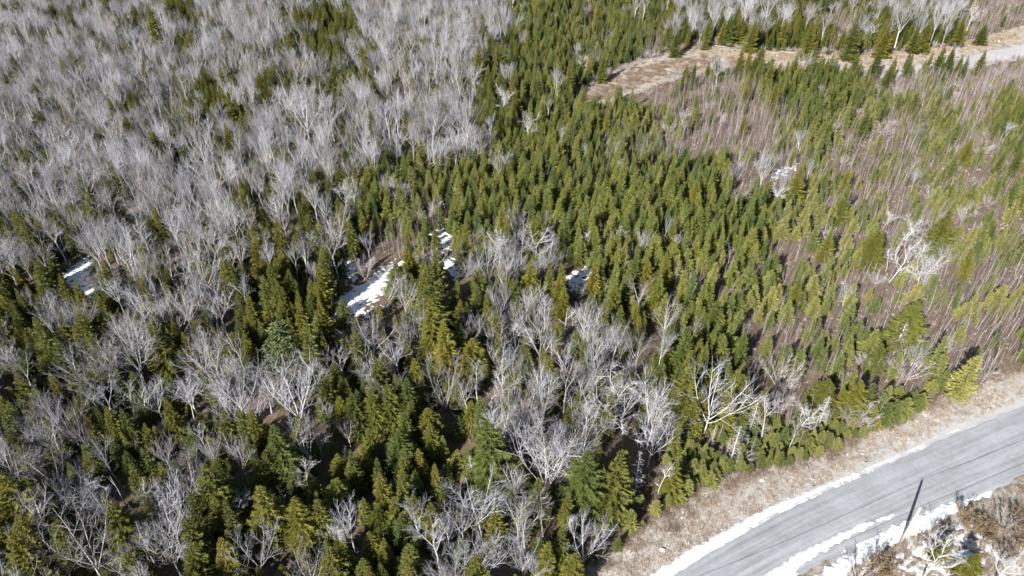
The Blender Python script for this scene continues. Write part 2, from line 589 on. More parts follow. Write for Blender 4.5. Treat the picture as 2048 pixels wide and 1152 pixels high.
SNAMES = {'open': 'largest forest snow patch in the clearing left of centre', 'shade': 'bluish shaded snow patch beside dark conifers left of the clearing', 'upper': 'snow patch among brown brush above the main clearing',
          'mid': 'small snow patch under pale shrubs right of the clearing', 'east': 'snow patch around a pale shrub right of photo centre', 'west': 'broken snow patch under bare trees near the left edge',
          'small': 'tiny snow patch by a fallen branch right of centre', 'far': 'small snow patch among birch stems near the right edge, upper part', 'regen': 'snow patch by the pale rounded tree in the young growth',
          'regenb': 'thin snow streak in young growth beside slim firs', 'regenc': 'long broken snow streak among birch saplings on the right', 'regend': 'small snow streak between saplings, upper right',
          'dot': 'bright snow dot among young firs, upper right'}
for k, p in SNOWS.items():
    if k in ('far', 'regenb', 'regenc', 'regend'): continue
    snow('snow_patch', p, SNAMES[k], .14, .2, .95 if k in ('open', 'west', 'upper', 'mid', 'east', 'shade') else .75, .25, 1.7 if k in ('open', 'shade') else 1.9 if k in ('upper', 'mid', 'west', 'east') else 3.6)
cs = px_poly([(1770, 1140), (1820, 1090), (1900, 1060), (1950, 1040), (1985, 1060), (1990, 1110), (1960, 1150), (1900, 1165)])
snow('snow_patch', cs, 'speckled thin snow under the brown brush in the lower right corner', .05, .13, .9, .08, 7.0)

# ------------------------------------------------------------------ tree prototypes


def bare_tree(seed, form):
    """leafless hardwood of height 1*13 m; returns trunk MB, crown MB"""
    random.seed(seed)
    H = 13.0
    T, C = MB(), MB()
    fork = {'vase': .45, 'broad': .36, 'tall': .55, 'multi': .12, 'leader': .97}[form] + random.uniform(-.05, .03)
    lean = Vector((random.gauss(0, .05), random.gauss(0, .05), 1))
    pts, p = [], Vector((0, 0, -.3))
    n = 7
    top = H * fork
    for i in range(n + 1):
        pts.append(p.copy())
        p = p + (lean + rv(.06)).normalized() * (top + .3) / n
    r0 = random.uniform(.15, .19) * (1.15 if form == 'broad' else 1)
    r1 = r0 * (.62 if form != 'leader' else .08)
    T.tube(pts, [r0 + (r1 - r0) * i / n for i in range(n + 1)], 6)

    def branch(p, d, L, r, lev, spread):
        n = (5, 4, 3, 2)[lev] if lev < 4 else 1
        up = (.10, .10, .08, .05)[min(lev, 3)]
        pts = [p]
        dd = d.normalized()
        for i in range(n):
            dd = (dd + Vector((0, 0, up)) + rv((.10, .13, .16, .18)[min(lev, 3)])).normalized()
            pts.append(pts[-1] + dd * L / n)
        if lev >= 3:
            for a, b in zip(pts, pts[1:]): C.twig(a, b, r)
        else:
            C.tube(pts, [r * (1 - .72 * i / n) + .006 for i in range(n + 1)], 4 if lev == 0 else 3, 1 if lev < 1 else 0)
        if lev == 3: return
        k = ((6, 5, 4), (6, 5, 3))[seed % 2][lev]
        for j in range(k):
            t = .25 + .72 * (j + random.random()) / k
            i = min(int(t * n), n - 1)
            q = pts[i].lerp(pts[i + 1], t * n - i)
            ax = (pts[i + 1] - pts[i]).normalized()
            side = ax.cross(rv()).normalized()
            ang = random.uniform(.45, .85) * spread
            nd = ax * math.cos(ang) + side * math.sin(ang)
            branch(q, nd, L * random.uniform(.38, .58) * (1.15 - .5 * t), max(r * .5, .0115), lev + 1, spread)
        branch(pts[-1], dd, L * .35, max(r * .35, .012), max(lev + 1, 2), spread)

    if form == 'leader':
        for j in range(22):
            t = .38 + .6 * (j + random.random()) / 22
            i = min(int(t * n), n - 1)
            q = pts[i].lerp(pts[i + 1], t * n - i)
            az = j * 2.4 + random.uniform(-.5, .5)
            e = random.uniform(.45, .85)
            d = Vector((math.cos(az) * math.cos(e), math.sin(az) * math.cos(e), math.sin(e)))
            branch(q, d, H * .30 * (1.25 - t) + .5, .045, 1, 1.0)
    else:
        k = {'vase': 5, 'broad': 6, 'tall': 4, 'multi': 6}[form]
        for j in range(k):
            az = 6.283 * j / k + random.uniform(-.5, .5)
            e = {'vase': R(68), 'broad': R(55), 'tall': R(72), 'multi': R(74)}[form] + random.uniform(-.22, .18)
            d = Vector((math.cos(az) * math.cos(e), math.sin(az) * math.cos(e), math.sin(e)))
            i = random.choice((n, n, n - 1, n - 1, n - 2)) if form != 'multi' else random.choice((1, 2, n - 1, n))
            branch(pts[i], d, (H - pts[i].z) * random.uniform(.74, .98), r1 * random.uniform(.46, .66), 0, {'broad': 1.15}.get(form, .95))
        if form == 'tall':
            for j in range(5):
                i = random.choice((3, 4, 5))
                az = random.uniform(0, 6.28)
                branch(pts[i], Vector((math.cos(az), math.sin(az), .6)), H * .16, .03, 1, 1.0)
    return T, C


def conifer(seed, H, rad, wh, nb, droop, dens=1.0, gap=0.0, base=.06):
    """layered needle sprays on whorled branches; returns trunk, crown"""
    random.seed(seed)
    T, C = MB(), MB()
    T.tube([(0, 0, -.3), (random.gauss(0, .03), random.gauss(0, .03), H * .5), (0, 0, H * .985)], [H * .0125 + .02, H * .008 + .01, .012], 5)
    z = H * base
    k = 0
    lop = random.uniform(0, 6.28)
    while z < H * .985:
        t = z / H
        prof = (1 - t) ** .82 * min(1, .55 + t * 4.0)
        Rz = rad * prof * random.uniform(.86, 1.12) + .06
        n = max(4, int(nb * (.55 + .6 * prof)))
        a0 = k * 1.3 + random.random()
        for j in range(n):
            if random.random() < gap: continue
            az = a0 + 6.283 * j / n + random.uniform(-.25, .25)
            L = Rz * random.uniform(.72, 1.16) * (1 + .14 * math.cos(az - lop))
            el = droop[0] + (droop[1] - droop[0]) * t + random.uniform(-.12, .12)
            out = Vector((math.cos(az), math.sin(az), 0))
            sidev = Vector((-math.sin(az), math.cos(az), 0))
            p0 = Vector((0, 0, z + random.uniform(-.1, .1)))
            # main axis: sags then lifts at the tip
            q = [p0 + out * (L * s) + Vector((0, 0, math.sin(el) * L * s + .16 * L * max(0, s - .55) * 2 - .05 * L * math.sin(3.1 * s))) for s in (.12, .4, .7, 1.0)]
            w = L * .20 + .05
            m = max(3, int(4.5 * dens * (.6 + L / 1.8)))
            C.tri(q[0] - sidev * w * .3, q[2] + sidev * w * .35, q[3])
            C.tri(q[0] + sidev * w * .3, q[2] - sidev * w * .35, q[3])
            for i in range(m):
                s = .15 + .8 * (i + random.random() * .8) / m
                ii = 0 if s < .4 else (1 if s < .7 else 2)
                ss = (.12, .4, .7, 1.0)
                bp = q[ii].lerp(q[ii + 1], (max(s, .12) - ss[ii]) / (ss[ii + 1] - ss[ii]))
                for sg in (-1, 1):
                    ln = (L * (.46 - .30 * s) + .12) * random.uniform(.75, 1.3) * (1 if dens < 1.5 else .82)
                    dv_ = (out * random.uniform(.5, .95) + sidev * sg * random.uniform(.65, 1.0) + Vector((0, 0, random.uniform(-.34, .12)))).normalized()
                    tip = bp + dv_ * ln
                    wd = out * (ln * .22 + .035) * (1 if dens < 1.5 else .75)
                    C.tri(bp - wd * .7, bp + wd * .8 + Vector((0, 0, random.uniform(-.05, .05))), tip)
                    if random.random() < .55:
                        C.tri(bp + sidev * sg * .04, bp + out * ln * .25 + sidev * sg * ln * .3, bp + dv_ * ln * .6 + Vector((0, 0, -ln * .42)))
        z += wh * (1.05 - .45 * t) * random.uniform(.8, 1.2)
        k += 1
    C.tri((-.05, 0, H * .95), (.05, 0, H * .95), (0, 0, H * 1.02))
    C.tri((0, -.05, H * .95), (0, .05, H * .95), (0, 0, H * 1.02))
    return T, C


def pine(seed):
    random.seed(seed)
    H = 12.0
    T, C = MB(), MB()
    T.tube([(0, 0, -.3), (.1, 0, H * .5), (.05, .1, H * .95)], [.2, .13, .03], 6)
    for k in range(85):
        t = .22 + .78 * (k + random.random()) / 85
        az = k * 2.4 + random.uniform(-.4, .4)
        L = 2.7 * (1 - t) ** .55 * random.uniform(.6, 1.1) + .25
        z = H * t * .97
        p = Vector((0, 0, z))
        tip = Vector((math.cos(az) * L, math.sin(az) * L, z + L * random.uniform(.05, .4)))
        T.twig(p, tip, .035)
        for s in (.5, .75, 1.0):
            c = p.lerp(tip, s) + rv(.12)
            for i in range(15):
                d = rv().normalized()
                d.z = abs(d.z) * .8 + .05
                a = c + d * .12
                ln = random.uniform(.3, .55)
                sd = d.cross(rv()).normalized() * .10
                C.tri(a - sd, a + sd, a + d * ln)
    return T, C


def dead_conifer(seed, dens=1.0, fuzz=0.0):
    random.seed(seed)
    H = 9.0
    T, C = MB(), MB()
    T.tube([(0, 0, -.3), rv(.05) + Vector((0, 0, H * .5)), rv(.08) + Vector((0, 0, H))], [.13, .09, .02], 5)
    for k in range(int(80 * dens)):
        t = .15 + .83 * (k + random.random()) / (80 * dens)
        az = k * 2.4 + random.uniform(-.5, .5)
        L = 1.7 * (1 - t) ** .7 * random.uniform(.5, 1.15) + .2
        p = Vector((0, 0, H * t))
        tip = Vector((math.cos(az) * L, math.sin(az) * L, H * t + L * random.uniform(-.3, .25)))
        C.twig(p, tip, .026)
        for i in range(5):
            s = random.uniform(.3, .95)
            q = p.lerp(tip, s)
            d = (tip - p).normalized() * .6 + rv(.55)
            C.twig(q, q + d * L * .38, .015)
            if random.random() < fuzz:
                d2 = rv().normalized() * .35
                C.tri(q, q + d * .3, q + d2)
    return T, C


def snag(seed, forked=True, limbs=6, twigs=True):
    """bleached dead hardwood with crooked heavy limbs"""
    random.seed(seed)
    H = 10.0
    T, C = MB(), MB()

    def crook(p, d, L, r, n, taper, lev, mb):
        pts = [p]
        for i in range(n):
            d = (d + rv(.22 if lev else .09) + Vector((0, 0, .10))).normalized()
            pts.append(pts[-1] + d * L / n)
        mb.tube(pts, [r * (1 - taper * i / n) for i in range(n + 1)], 5 if lev < 2 else 3, cap=lev == 0)
        return pts

    tr = crook(Vector((0, 0, -.3)), Vector((random.gauss(0, .08), random.gauss(0, .08), 1)), H * (.55 if forked else .95), .125, 7, .5 if forked else .8, 0, T)
    stems = [(tr[-1], 2)] if forked else []
    al = []
    for j in range(limbs):
        i = random.choice((3, 4, 5, 6, 7)) if not forked else random.choice((4, 5, 6, 7, 7, 7))
        az = 6.283 * j / limbs + random.uniform(-.5, .5)
        e = random.uniform(.35, 1.15)
        al.append(crook(tr[min(i, 7)], Vector((math.cos(az) * math.cos(e), math.sin(az) * math.cos(e), math.sin(e))), H * random.uniform(.24, .46) * (1 if forked else .55), .052, 5, .75, 1, C))
    if twigs:
        for pts in al:
            for j in range(11):
                i = random.choice((1, 2, 3, 4))
                q = pts[i].lerp(pts[i + 1], random.random())
                d = ((pts[i + 1] - pts[i]).normalized() + rv(.6)).normalized()
                pp = crook(q, d, random.uniform(.7, 1.7), .024, 3, .7, 2, C)
                for w in range(7):
                    a = pp[random.choice((1, 2, 3))]
                    C.twig(a, a + (d + rv(.7)).normalized() * random.uniform(.35, .85), .012)
    return T, C


def shrub(seed, leafy=False):
    """many-stemmed rounded bush, 3.4 m tall"""
    random.seed(seed)
    T, C = MB(), MB()
    for j in range(16):
        az = j * 2.4 + random.uniform(-.4, .4)
        e = random.uniform(.75, 1.45)
        d = Vector((math.cos(az) * math.cos(e), math.sin(az) * math.cos(e), math.sin(e)))
        L = random.uniform(2.2, 3.3)
        pts = [Vector((math.cos(az) * .12, math.sin(az) * .12, -.1))]
        for i in range(4):
            d = (d + rv(.08) + Vector((0, 0, .05))).normalized()
            pts.append(pts[-1] + d * L / 4)
        T.tube(pts, [.035, .03, .024, .018, .008], 3)
        for k in range(20):
            t = random.uniform(.25, 1)
            i = min(int(t * 4), 3)
            q = pts[i].lerp(pts[i + 1], t * 4 - i)
            nd = ((pts[i + 1] - pts[i]).normalized() * 1.1 + rv(.42)).normalized()
            ln = random.uniform(.4, 1.0)
            C.twig(q, q + nd * ln, .014)
            if leafy:
                for w in range(9):
                    c = q + nd * ln * random.random() + rv(.08)
                    a, b = rv(.075), rv(.075)
                    C.tri(c, c + a, c + b, 1)
            else:
                for w in range(2):
                    c = q + nd * ln * random.uniform(.2, .8)
                    C.twig(c, c + (nd + rv(.4)).normalized() * .45, .011)
    return T, C


def sapling(seed, birch):
    """thin pole sapling, 6 m"""
    random.seed(seed)
    B = MB()
    H = 6.0
    d = Vector((random.gauss(0, .05), random.gauss(0, .05), 1))
    pts = [Vector((0, 0, -.2))]
    for i in range(5):
        d = (d + rv(.06)).normalized()
        pts.append(pts[-1] + d * H / 5)
    B.tube(pts, [.034, .031, .027, .022, .015, .006] if birch else [.022, .02, .018, .015, .011, .006], 3, 0)
    for k in range(24):
        t = .15 + .83 * (k + random.random()) / 24
        i = min(int(t * 5), 4)
        q = pts[i].lerp(pts[i + 1], t * 5 - i)
        az = k * 2.4
        e = random.uniform(.8, 1.2)
        nd = Vector((math.cos(az) * math.cos(e), math.sin(az) * math.cos(e), math.sin(e)))
        L = (1.25 - .7 * t) * random.uniform(.7, 1.2)
        B.twig(q, q + nd * L, .012, 1)
        for w in range(3):
            a = q + nd * L * random.uniform(.25, .7)
            B.twig(a, a + (nd + rv(.35)).normalized() * L * .55, .009, 1)
    return B


def merged(name, T, C, mt, mc):
    B = MB()
    B.v = T.v + C.v
    o = len(T.v)
    B.f = list(T.f) + [tuple(i + o for i in f) for f in C.f]
    B.m = [0] * len(T.f) + [1 + m for m in C.m]
    mats = [mt] + (mc if isinstance(mc, list) else [mc])
    return B.mesh(name, mats)


KINDS = {}


def reg(kind, builds, mt, mc, h0, stuff=True):
    """register the variants of a kind: meshes for trunk and crown, plus one joined mesh for masses"""
    vs_ = []
    for T, C in builds:
        mcs = mc if isinstance(mc, list) else [mc]
        vs_.append((T.mesh(kind + '_trunk', [mt]), C.mesh(kind + '_crown', mcs), merged(kind, T, C, mt, mc) if stuff else None))
    KINDS[kind] = (vs_, h0)


reg('spruce', [conifer(100 + i, 12.0, (2.9, 3.3, 2.7, 3.6, 3.1, 2.5, 3.3, 3.9)[i], .50, 10, (-.34, .42), 2.0, (.05, .12, .06, .15, .05, .1, .16, .05)[i], (.1, .12, .06, .1, .16, .08, .1, .05)[i]) for i in range(8)], M['sprucebark'], M['spruce'], 12.0)
reg('fir', [conifer(200 + i, 7.0, (1.5, 1.75, 1.35, 1.95, 1.65, 1.45)[i], .40, 8, (-.2, .45), 1.15, (.05, .1, .05, .12, .08, .1)[i], .03) for i in range(6)], M['sprucebark'], M['fir'], 7.0)
reg('youngfir', [conifer(250 + i, 5.0, (1.45, 1.7, 1.3, 1.9)[i], .34, 10, (-.18, .42), 1.5, (.03, .06, .04, .08)[i], .03) for i in range(4)], M['sprucebark'], M['youngfir'], 5.0)
reg('hardwood', [bare_tree(300 + i, f) for i, f in enumerate(['vase', 'broad', 'tall', 'vase', 'leader', 'broad', 'multi', 'tall', 'vase', 'broad'])], M['maple'], [M['twig'], M['maple']], 13.0)
reg('pine', [pine(400 + i) for i in range(2)], M['sprucebark'], M['pine'], 12.0, False)
reg('deadconifer', [dead_conifer(500 + i, (1, .7, 1.2)[i], 0) for i in range(3)], M['white'], M['white'], 9.0, False)
reg('browndead', [dead_conifer(510 + i, 1.4, .9) for i in range(2)], M['sprucebark'], M['deadneedle'], 9.0, False)
reg('snag', [snag(600 + i, False, (3, 5, 2, 4)[i], i != 2) for i in range(4)], M['white'], M['white'], 10.0, False)
reg('whitetree', [snag(620 + i, True, (9, 10, 8)[i]) for i in range(3)], M['white'], M['white'], 10.0, False)
reg('shrub', [shrub(700 + i) for i in range(3)], M['shrub'], M['shrub'], 3.4)
reg('leafshrub', [shrub(720 + i, True) for i in range(2)], M['sprucebark'], [M['sapling'], M['brownleaf']], 3.4, False)
SAP = [(sapling(800 + i, i < 3).mesh('sapling', [M['birch'] if i < 3 else M['sapling'], M['sapling']])) for i in range(6)]

# ------------------------------------------------------------------ what grows where: photo cells of 64 px, read from the crowns
ZONES = '''
kkhhhchkhcchhhhkddyddmmmmcsmmmss
hhhhhckkhcckkhhcddydscccccscccbb
hhhhhhkkckckhhhcddd.bsssdddspppp
hhhhhhcmhhkhhhhcddddyssssdyyyypd
hhhhhhkhhhhhhhhddddysssssyyssysy
hhhhhhhkhkkddddddddddddssysssyyy
khhhhhhkkmcddsdddddddddddysssyyy
kkkhhhhkccmoswdnnddddddddyyysyyy
ckwhkhhccccwwcwnncwddyydddyyyysp
ckmchkhcccwwkccnnnndmdyyyyyypppp
mccckckcccccmcccmkkkkddsssyyyppp
mkmkkkckkkccmcckkkkmccdssyyysysb
ckmckkkkkkcccckkkkkkkckcysyybbbb
kkkmkkkccckccccckkkbklllylllbbbb
kckmckcccccccccckkcclllbbbbbbbbb
cckkckccccccccmkkmbllbbbbbbbbbbb
kckkkkccmckcccckkmllbbbbbbbbbbbb
kcckkkcckcccckmkmcbbbbbbbbbbbbbb
'''.split()
#        hardwood spruce fir(prob,hmin,hmax) sapling shrub
MIX = {
    'h': (.43, .18, .34, 2.0, 4.8, .08, .03), 'k': (.40, .30, .28, 1.8, 5, .05, .03), 'm': (.26, .46, .28, 2, 5, .03, .02),
    'n': (.24, .28, .35, 2.5, 6, .08, .04), 'c': (.08, .66, .28, 2, 5.5, .02, .01), 'd': (.03, .05, .76, 3.2, 7.6, .22, .02),
    'y': (.012, .04, .36, 2.6, 6.0, .50, .04), 's': (.02, .012, .14, 2.4, 5.2, .82, .05), 'p': (.006, .0, .06, 2.4, 5.2, .85, .03),
    'o': (.03, .02, .10, 1.5, 4, .25, .08), 'w': (.06, .12, .22, 2, 5.5, .22, .06), 'b': (.0, .0, .02, .8, 1.8, .01, .01),
    'l': (.03, .03, .10, 1.4, 3.2, .15, .06), '.': (0, 0, 0, 1, 2, 0, 0)}



def zone(px, py):
    c = np.clip((px / 64).astype(int), 0, 31)
    r = np.clip((py / 64).astype(int), 0, 17)
    z = np.array([ZONES[b][a] for a, b in zip(c, r)])
    thin = (px > 1536) & (py > 320) & (py < 576) & (z == 'd')      # the dense stand thins out towards the right
    z[thin] = 'y'
    return z


# hand-placed trees: kind, base px, base py, top py, width factor (photo pixels; height follows from the ground point)
HERO = '''
B 288 766 661 1.5;H1 127 634 580 1;H1 66 623 580 1;B 445 655 580 1.3;B 300 612 565 1.2;X 422 716 641 1.2;R 477 730 663 1;S 443 724 691 1;H1 163 766 700 1;H1 78 803 710 1;B 490 842 705 1.3;H1 385 830 755 1;
C 20 735 676 1;C 25 850 785 1;C 115 715 632 1.1;C 178 712 648 1;C 195 705 620 1;C 285 680 625 .9;C 335 720 637 1.1;C 190 815 752 1;C 180 850 794 .9;C 240 872 815 1;C 115 812 765 1;C 102 755 714 1;C 215 640 592 1.1;C 255 800 752 1;C 490 700 638 1;C 437 690 650 1;
P 577 772 652 1.35;C 632 755 645 .9;C 700 665 596 1;C 866 650 532 1;C 868 705 588 1;C 897 740 636 1.15;C 945 740 671 1.35;C 922 660 600 1;C 722 757 703 1.3;C 760 780 718 .9;C 832 768 711 1.2;C 822 838 758 1.1;C 752 852 776 1.2;C 655 812 751 1.1;C 687 850 793 1.2;C 855 864 813 1.3;C 985 965 842 1.25;
B 732 718 650 1.4;H1 800 762 680 1.2;W 845 668 622 1.2;B 606 864 740 1.2;H1 660 864 810 1.2;S 799 845 775 1.3;S 728 838 806 1;X 960 682 632 .8;B 885 772 730 1.3;H1 955 802 730 1.2;W 1002 827 742 1;S 970 852 778 1;B 777 617 555 1.3;W 1026 694 628 1.2;
H1 1070 642 570 1;S 1131 683 602 1.2;S 1146 680 618 1;B 1081 725 640 1.2;W 1191 860 725 1.3;H1 1129 832 715 1;H1 1079 867 748 1;B 1247 864 768 1.2;H1 1292 862 772 1.2;B 1408 864 750 1.2;B 1326 674 612 1.4;H1 1385 678 640 1.4;H1 1272 739 668 1.1;H1 1250 762 715 1;H1 1187 712 636 1;H1 1240 729 672 1;H1 1165 706 640 .9;H1 1210 724 660 .9;
C 1264 662 603 1;C 1204 672 607 1;C 1120 604 560 1;C 1170 762 705 1;C 1298 777 722 1.2;C 1362 828 728 1;C 1332 722 685 1.1;C 1388 737 680 1.1;C 1434 717 665 1.2;C 1478 714 655 .8;C 1420 657 600 1.2;C 1420 795 735 1;C 1478 817 748 1;C 1510 830 768 1;C 1066 754 716 1.5;P 1145 727 680 1;C 1212 857 773 .7;X 1500 862 800 1;
X 1786 710 645 1.9;C 1798 680 598 1.2;F 1858 762 672 .7;F 1911 793 702 .95;F 1911 690 651 1.3;C 1748 738 690 1.5;F 1630 715 675 1;C 1700 815 752 1.2;C 1640 802 750 1.2;F 1688 652 603 1.1;F 1985 622 570 1.2;Q 1708 850 806 1.4;Q 1808 759 712 1.3;W 1598 866 790 1;X 1640 844 783 1.1;F 1765 847 805 1.6;F 1800 832 795 1.6;F 1740 844 810 1.4;F 1832 817 793 1.6;Q 1559 773 715 1;Q 1562 814 775 1;F 1785 838 800 1.6;F 1755 825 785 1.4;
C 1165 1003 892 1.35;C 1223 1004 897 .85;B 1090 1002 862 1.25;H1 1036 1087 1005 1;H1 1050 1087 1000 1;B 1048 1158 1098 1.2;X 1270 992 903 .8;S 1316 992 922 .8;X 1460 930 850 .8;X 1421 896 850 .6;B 1161 1137 1055 .9;S 1143 1085 1015 .8;C 1338 977 925 1;C 1090 1147 1078 1;C 1145 1168 1107 1.1;C 1130 1067 1018 .7;F 1255 1014 975 1.1;F 1217 1042 1010 1.1;F 1258 1060 1020 1.1;F 1308 1028 1000 1.2;F 1277 1014 990 1.2;F 1373 990 960 1.2;F 1214 1070 1052 1.2;F 1234 1099 1077 1.1;F 1200 1110 1088 1.1;F 1335 1010 990 1.2;F 1357 1002 982 1.2;F 1240 1010 980 1;
C 572 948 850 1.35;C 810 928 860 1.4;C 685 1008 954 1.3;C 640 998 944 1.2;C 610 1078 1004 1.3;C 550 1066 969 1;C 737 942 886 1;F 764 940 916 1;C 684 948 904 1.3;C 810 992 936 1;C 837 992 934 1;C 814 1078 1024 1;C 840 1038 1000 1.1;C 867 1073 1004 1;C 762 1047 1012 1.2;C 827 1153 1088 1.5;C 675 1168 1094 1.5;C 952 1163 1102 1;C 874 1117 1088 1.3;C 575 1168 1130 1.2;C 650 1062 1002 1.1;S 619 1008 932 1;B 964 1071 975 1.25;B 927 1082 995 1.2;H1 643 916 855 1;H1 712 1102 1020 1.1;W 682 1097 1045 1.1;B 525 1152 1080 1.2;H1 930 1152 1095 1.2;H1 987 1117 1070 1.2;H1 902 1107 1040 1;X 946 964 905 .9;S 1009 976 930 .7;S 767 1072 1047 .6;
W 186 1029 948 1.3;S 252 1012 946 1;B 210 1163 1035 1.5;B 255 1163 1100 1.4;B 340 937 885 1.5;H1 380 949 900 1.2;H1 368 1057 970 1.1;H1 415 1037 950 1;B 362 1152 1080 1.3;H1 495 1044 990 1.2;X 403 1092 1053 .8;H1 492 962 890 1;H1 185 912 860 1.2;H1 285 919 880 1.1;
C 75 1048 945 1.4;C 75 1153 1056 1.1;C 117 1122 1076 .9;C 265 1098 1007 1.1;C 320 1028 956 1.2;C 450 1033 930 1.3;C 465 1143 1070 1.2;C 405 1163 1095 1;C 292 1168 1104 .9;C 200 948 910 1.3;C 432 918 882 1.2;C 505 917 860 .8;
C 455 197 130 1;C 408 240 192 1.1;C 390 278 218 .9;C 318 88 3 .9;C 350 50 -8 1.5;C 55 52 -8 1;C 17 50 20 1.2;C 38 50 18 1;C 290 110 72 1;C 425 60 22 .9;C 395 178 142 1;
C 677 153 102 1.3;C 707 178 140 1.1;C 547 198 133 .9;C 600 78 18 1;C 678 88 40 1.3;C 655 63 15 1;C 745 140 108 1.1;C 812 152 122 1;C 882 102 68 1.1;C 965 93 28 1.1;C 958 164 95 1.1;C 1000 150 85 1.4;
W 776 152 82 1;H1 806 92 42 1.1;B 922 127 30 1.2;H1 873 167 95 1.1;W 1007 242 160 1;S 967 207 162 1;B 865 294 195 1.1;H1 740 257 175 1.1;H1 785 292 195 1;B 622 292 165 1.1;H1 670 287 210 1.1;H1 935 292 200 1;H1 707 292 245 1.3;H1 922 207 130 1.1;
H1 1284 57 -15 1;H1 1266 54 -15 1;H1 1370 67 -12 1;H1 1380 77 10 1;H1 1422 78 0 1;B 1527 54 -18 1.2;B 1499 50 -18 1.2;W 1164 147 103 1;H1 1116 206 140 .9;H1 1050 97 62 1;W 1058 290 218 1;
C 1350 104 55 1.2;F 1408 100 72 1.5;C 1452 80 25 1.1;C 1475 80 38 1.1;C 1500 94 38 1.2;C 1202 155 105 1;F 1172 167 138 1.3;C 1138 182 120 .9;C 1614 105 42 1;C 1565 84 35 1.1;C 1698 107 35 1.3;C 1762 104 52 1.7;C 1825 100 52 1.6;C 1845 94 38 1.2;F 1655 109 95 1.4;C 1960 82 45 1.2;C 1915 87 38 1.1;C 1955 142 98 1;B 1791 89 -22 1.2;W 1933 62 3 1;H1 1858 92 15 .8;H1 1885 88 20 .7;
S 1254 372 332 1.1;B 1519 374 295 1.1;S 1071 347 325 1;Q 1144 372 340 1;Q 1109 455 424 1.2;W 1073 537 440 1.2;W 1232 500 450 1.3;S 1165 505 458 .9;C 1335 407 348 1;C 1390 412 358 1.1;C 1262 574 505 1.1;C 1290 577 518 1.1;C 1330 562 505 1;C 1122 602 562 1.1;C 1055 592 525 1.1;
W 1686 445 400 1.1;W 1645 494 452 1.1;W 1764 468 413 .9;W 1820 492 422 1.1;W 1777 567 470 .9;W 1836 579 505 1;W 1845 567 498 1;S 1824 542 485 1;S 1790 519 450 1.1;S 1770 545 500 .9;W 1554 415 360 1.1;S 1691 505 478 .9;Q 1963 310 280 1.5;Q 1925 442 413 1.5;Q 1957 477 448 1.4;C 1585 397 330 .9;F 1625 392 345 .9;C 1675 442 373 .8;C 1735 522 460 1.3;F 1742 370 333 1;C 1870 492 418 1.4;
Q 796 412 358 1;Q 857 450 405 1.1;W 692 427 352 1;H1 635 452 365 1;H1 560 477 390 1.1;H1 757 345 300 1.1;H1 720 362 300 1;H1 612 552 475 1.1;S 692 515 443 1;W 691 547 515 1.1;W 997 532 460 1.3;H1 630 577 525 .9;Q 732 557 512 1;Q 932 555 515 1.2;Q 847 542 513 1.2;W 1017 350 298 1;B 994 362 298 1.1;H1 880 347 285 1;H1 910 342 285 1;
C 935 508 448 1;C 730 478 415 .9;C 757 468 418 .8;F 780 478 448 1.2;F 820 480 445 1.5;C 660 503 468 1;C 570 558 498 1;C 665 573 533 1.1;C 590 483 445 1.1;C 825 553 495 .9;C 800 585 528 1.2;C 850 570 520 1;
C 260 583 533 1;C 300 571 530 1.1;C 428 573 533 1;C 475 578 515 .9;C 40 515 445 .9;C 18 603 553 .9;W 372 580 515 1;B 140 382 305 1.2;H1 200 447 345 1;H1 190 502 425 1;
W 1863 1105 1052 1.2;W 1846 1158 1078 1.5;W 1985 1165 1100 1.4;C 1880 1112 1075 1.3;C 1925 1152 1110 1.3;L 1752 1150 1116 1;Q 1715 1165 1130 1;L 1925 1045 1018 1.2;L 1965 1075 1045 1.2;Q 2005 1060 1028 1;L 2040 1095 1060 1;L 2030 1045 1020 1
'''
CODE = {'C': 'spruce', 'F': 'fir', 'B': 'hardwood', 'H1': 'hardwood', 'P': 'pine', 'X': 'deadconifer', 'R': 'browndead', 'S': 'snag', 'W': 'whitetree', 'Q': 'shrub', 'L': 'leafshrub'}
BROAD = (1, 5, 9)
items = {k: [] for k in KINDS}
items['sapling'] = []
for row in HERO.replace('\n', '').split(';'):
    w = row.split()
    if len(w) != 5: continue
    kind = CODE[w[0]]
    bx, by, ty, wf = map(float, w[1:])
    if kind == 'fir' and (bx > 1550 or by > 950): kind = 'youngfir'
    ext = {'C': 1.2, 'H1': 1.1, 'B': 1.06}.get(w[0], 1.0)      # the foot is hidden by what grows in front
    by2 = ty + (by - ty) * ext
    bx += (by2 - by) * (1024 - bx) / (2450 - by)
    by = by2
    h = hero_height(bx, by, ty)
    g = gp(bx, by)
    vs_, h0 = KINDS[kind]
    s = h / h0
    v = random.choice(BROAD) if w[0] == 'B' else random.randrange(len(vs_))
    if w[0] == 'H1': v = random.choice((0, 2, 3, 4, 7, 8))
    wide = min(wf, 1.25) * {'B': .8, 'H1': .85}.get(w[0], 1.0) * (s if kind not in ('spruce', 'fir', 'youngfir') else s ** .75)
    items[kind].append(dict(x=g[0], y=g[1], h=h, s=s, w=wide, v=v, hero=True, rot=random.uniform(0, 6.28)))

# ------------------------------------------------------------------ scatter the rest of the wood
BLOCK = [ROAD, TRACK]
heroes = np.array([(i['x'], i['y'], {'spruce': 1.5, 'hardwood': 1.7, 'pine': 2.6, 'fir': .8, 'whitetree': 1.3}.get(k, 1.0)) for k, l in items.items() for i in l])
SNOW_ALL = [SNOWS[k] for k in SNOWS]


def scatter(step, seed):
    """jittered grid over the visible ground and a margin"""
    r = np.random.default_rng(seed)
    y = np.arange(26, 345, step)
    P = []
    for yy in y:
        half = 0.74 * math.hypot(yy, CAM_H) + 14
        x = np.arange(-half, half, step)
        P.append(np.stack([x, np.full(len(x), yy)], 1))
    P = np.vstack(P)
    P = P + r.uniform(-.48, .48, P.shape) * step
    return P, r


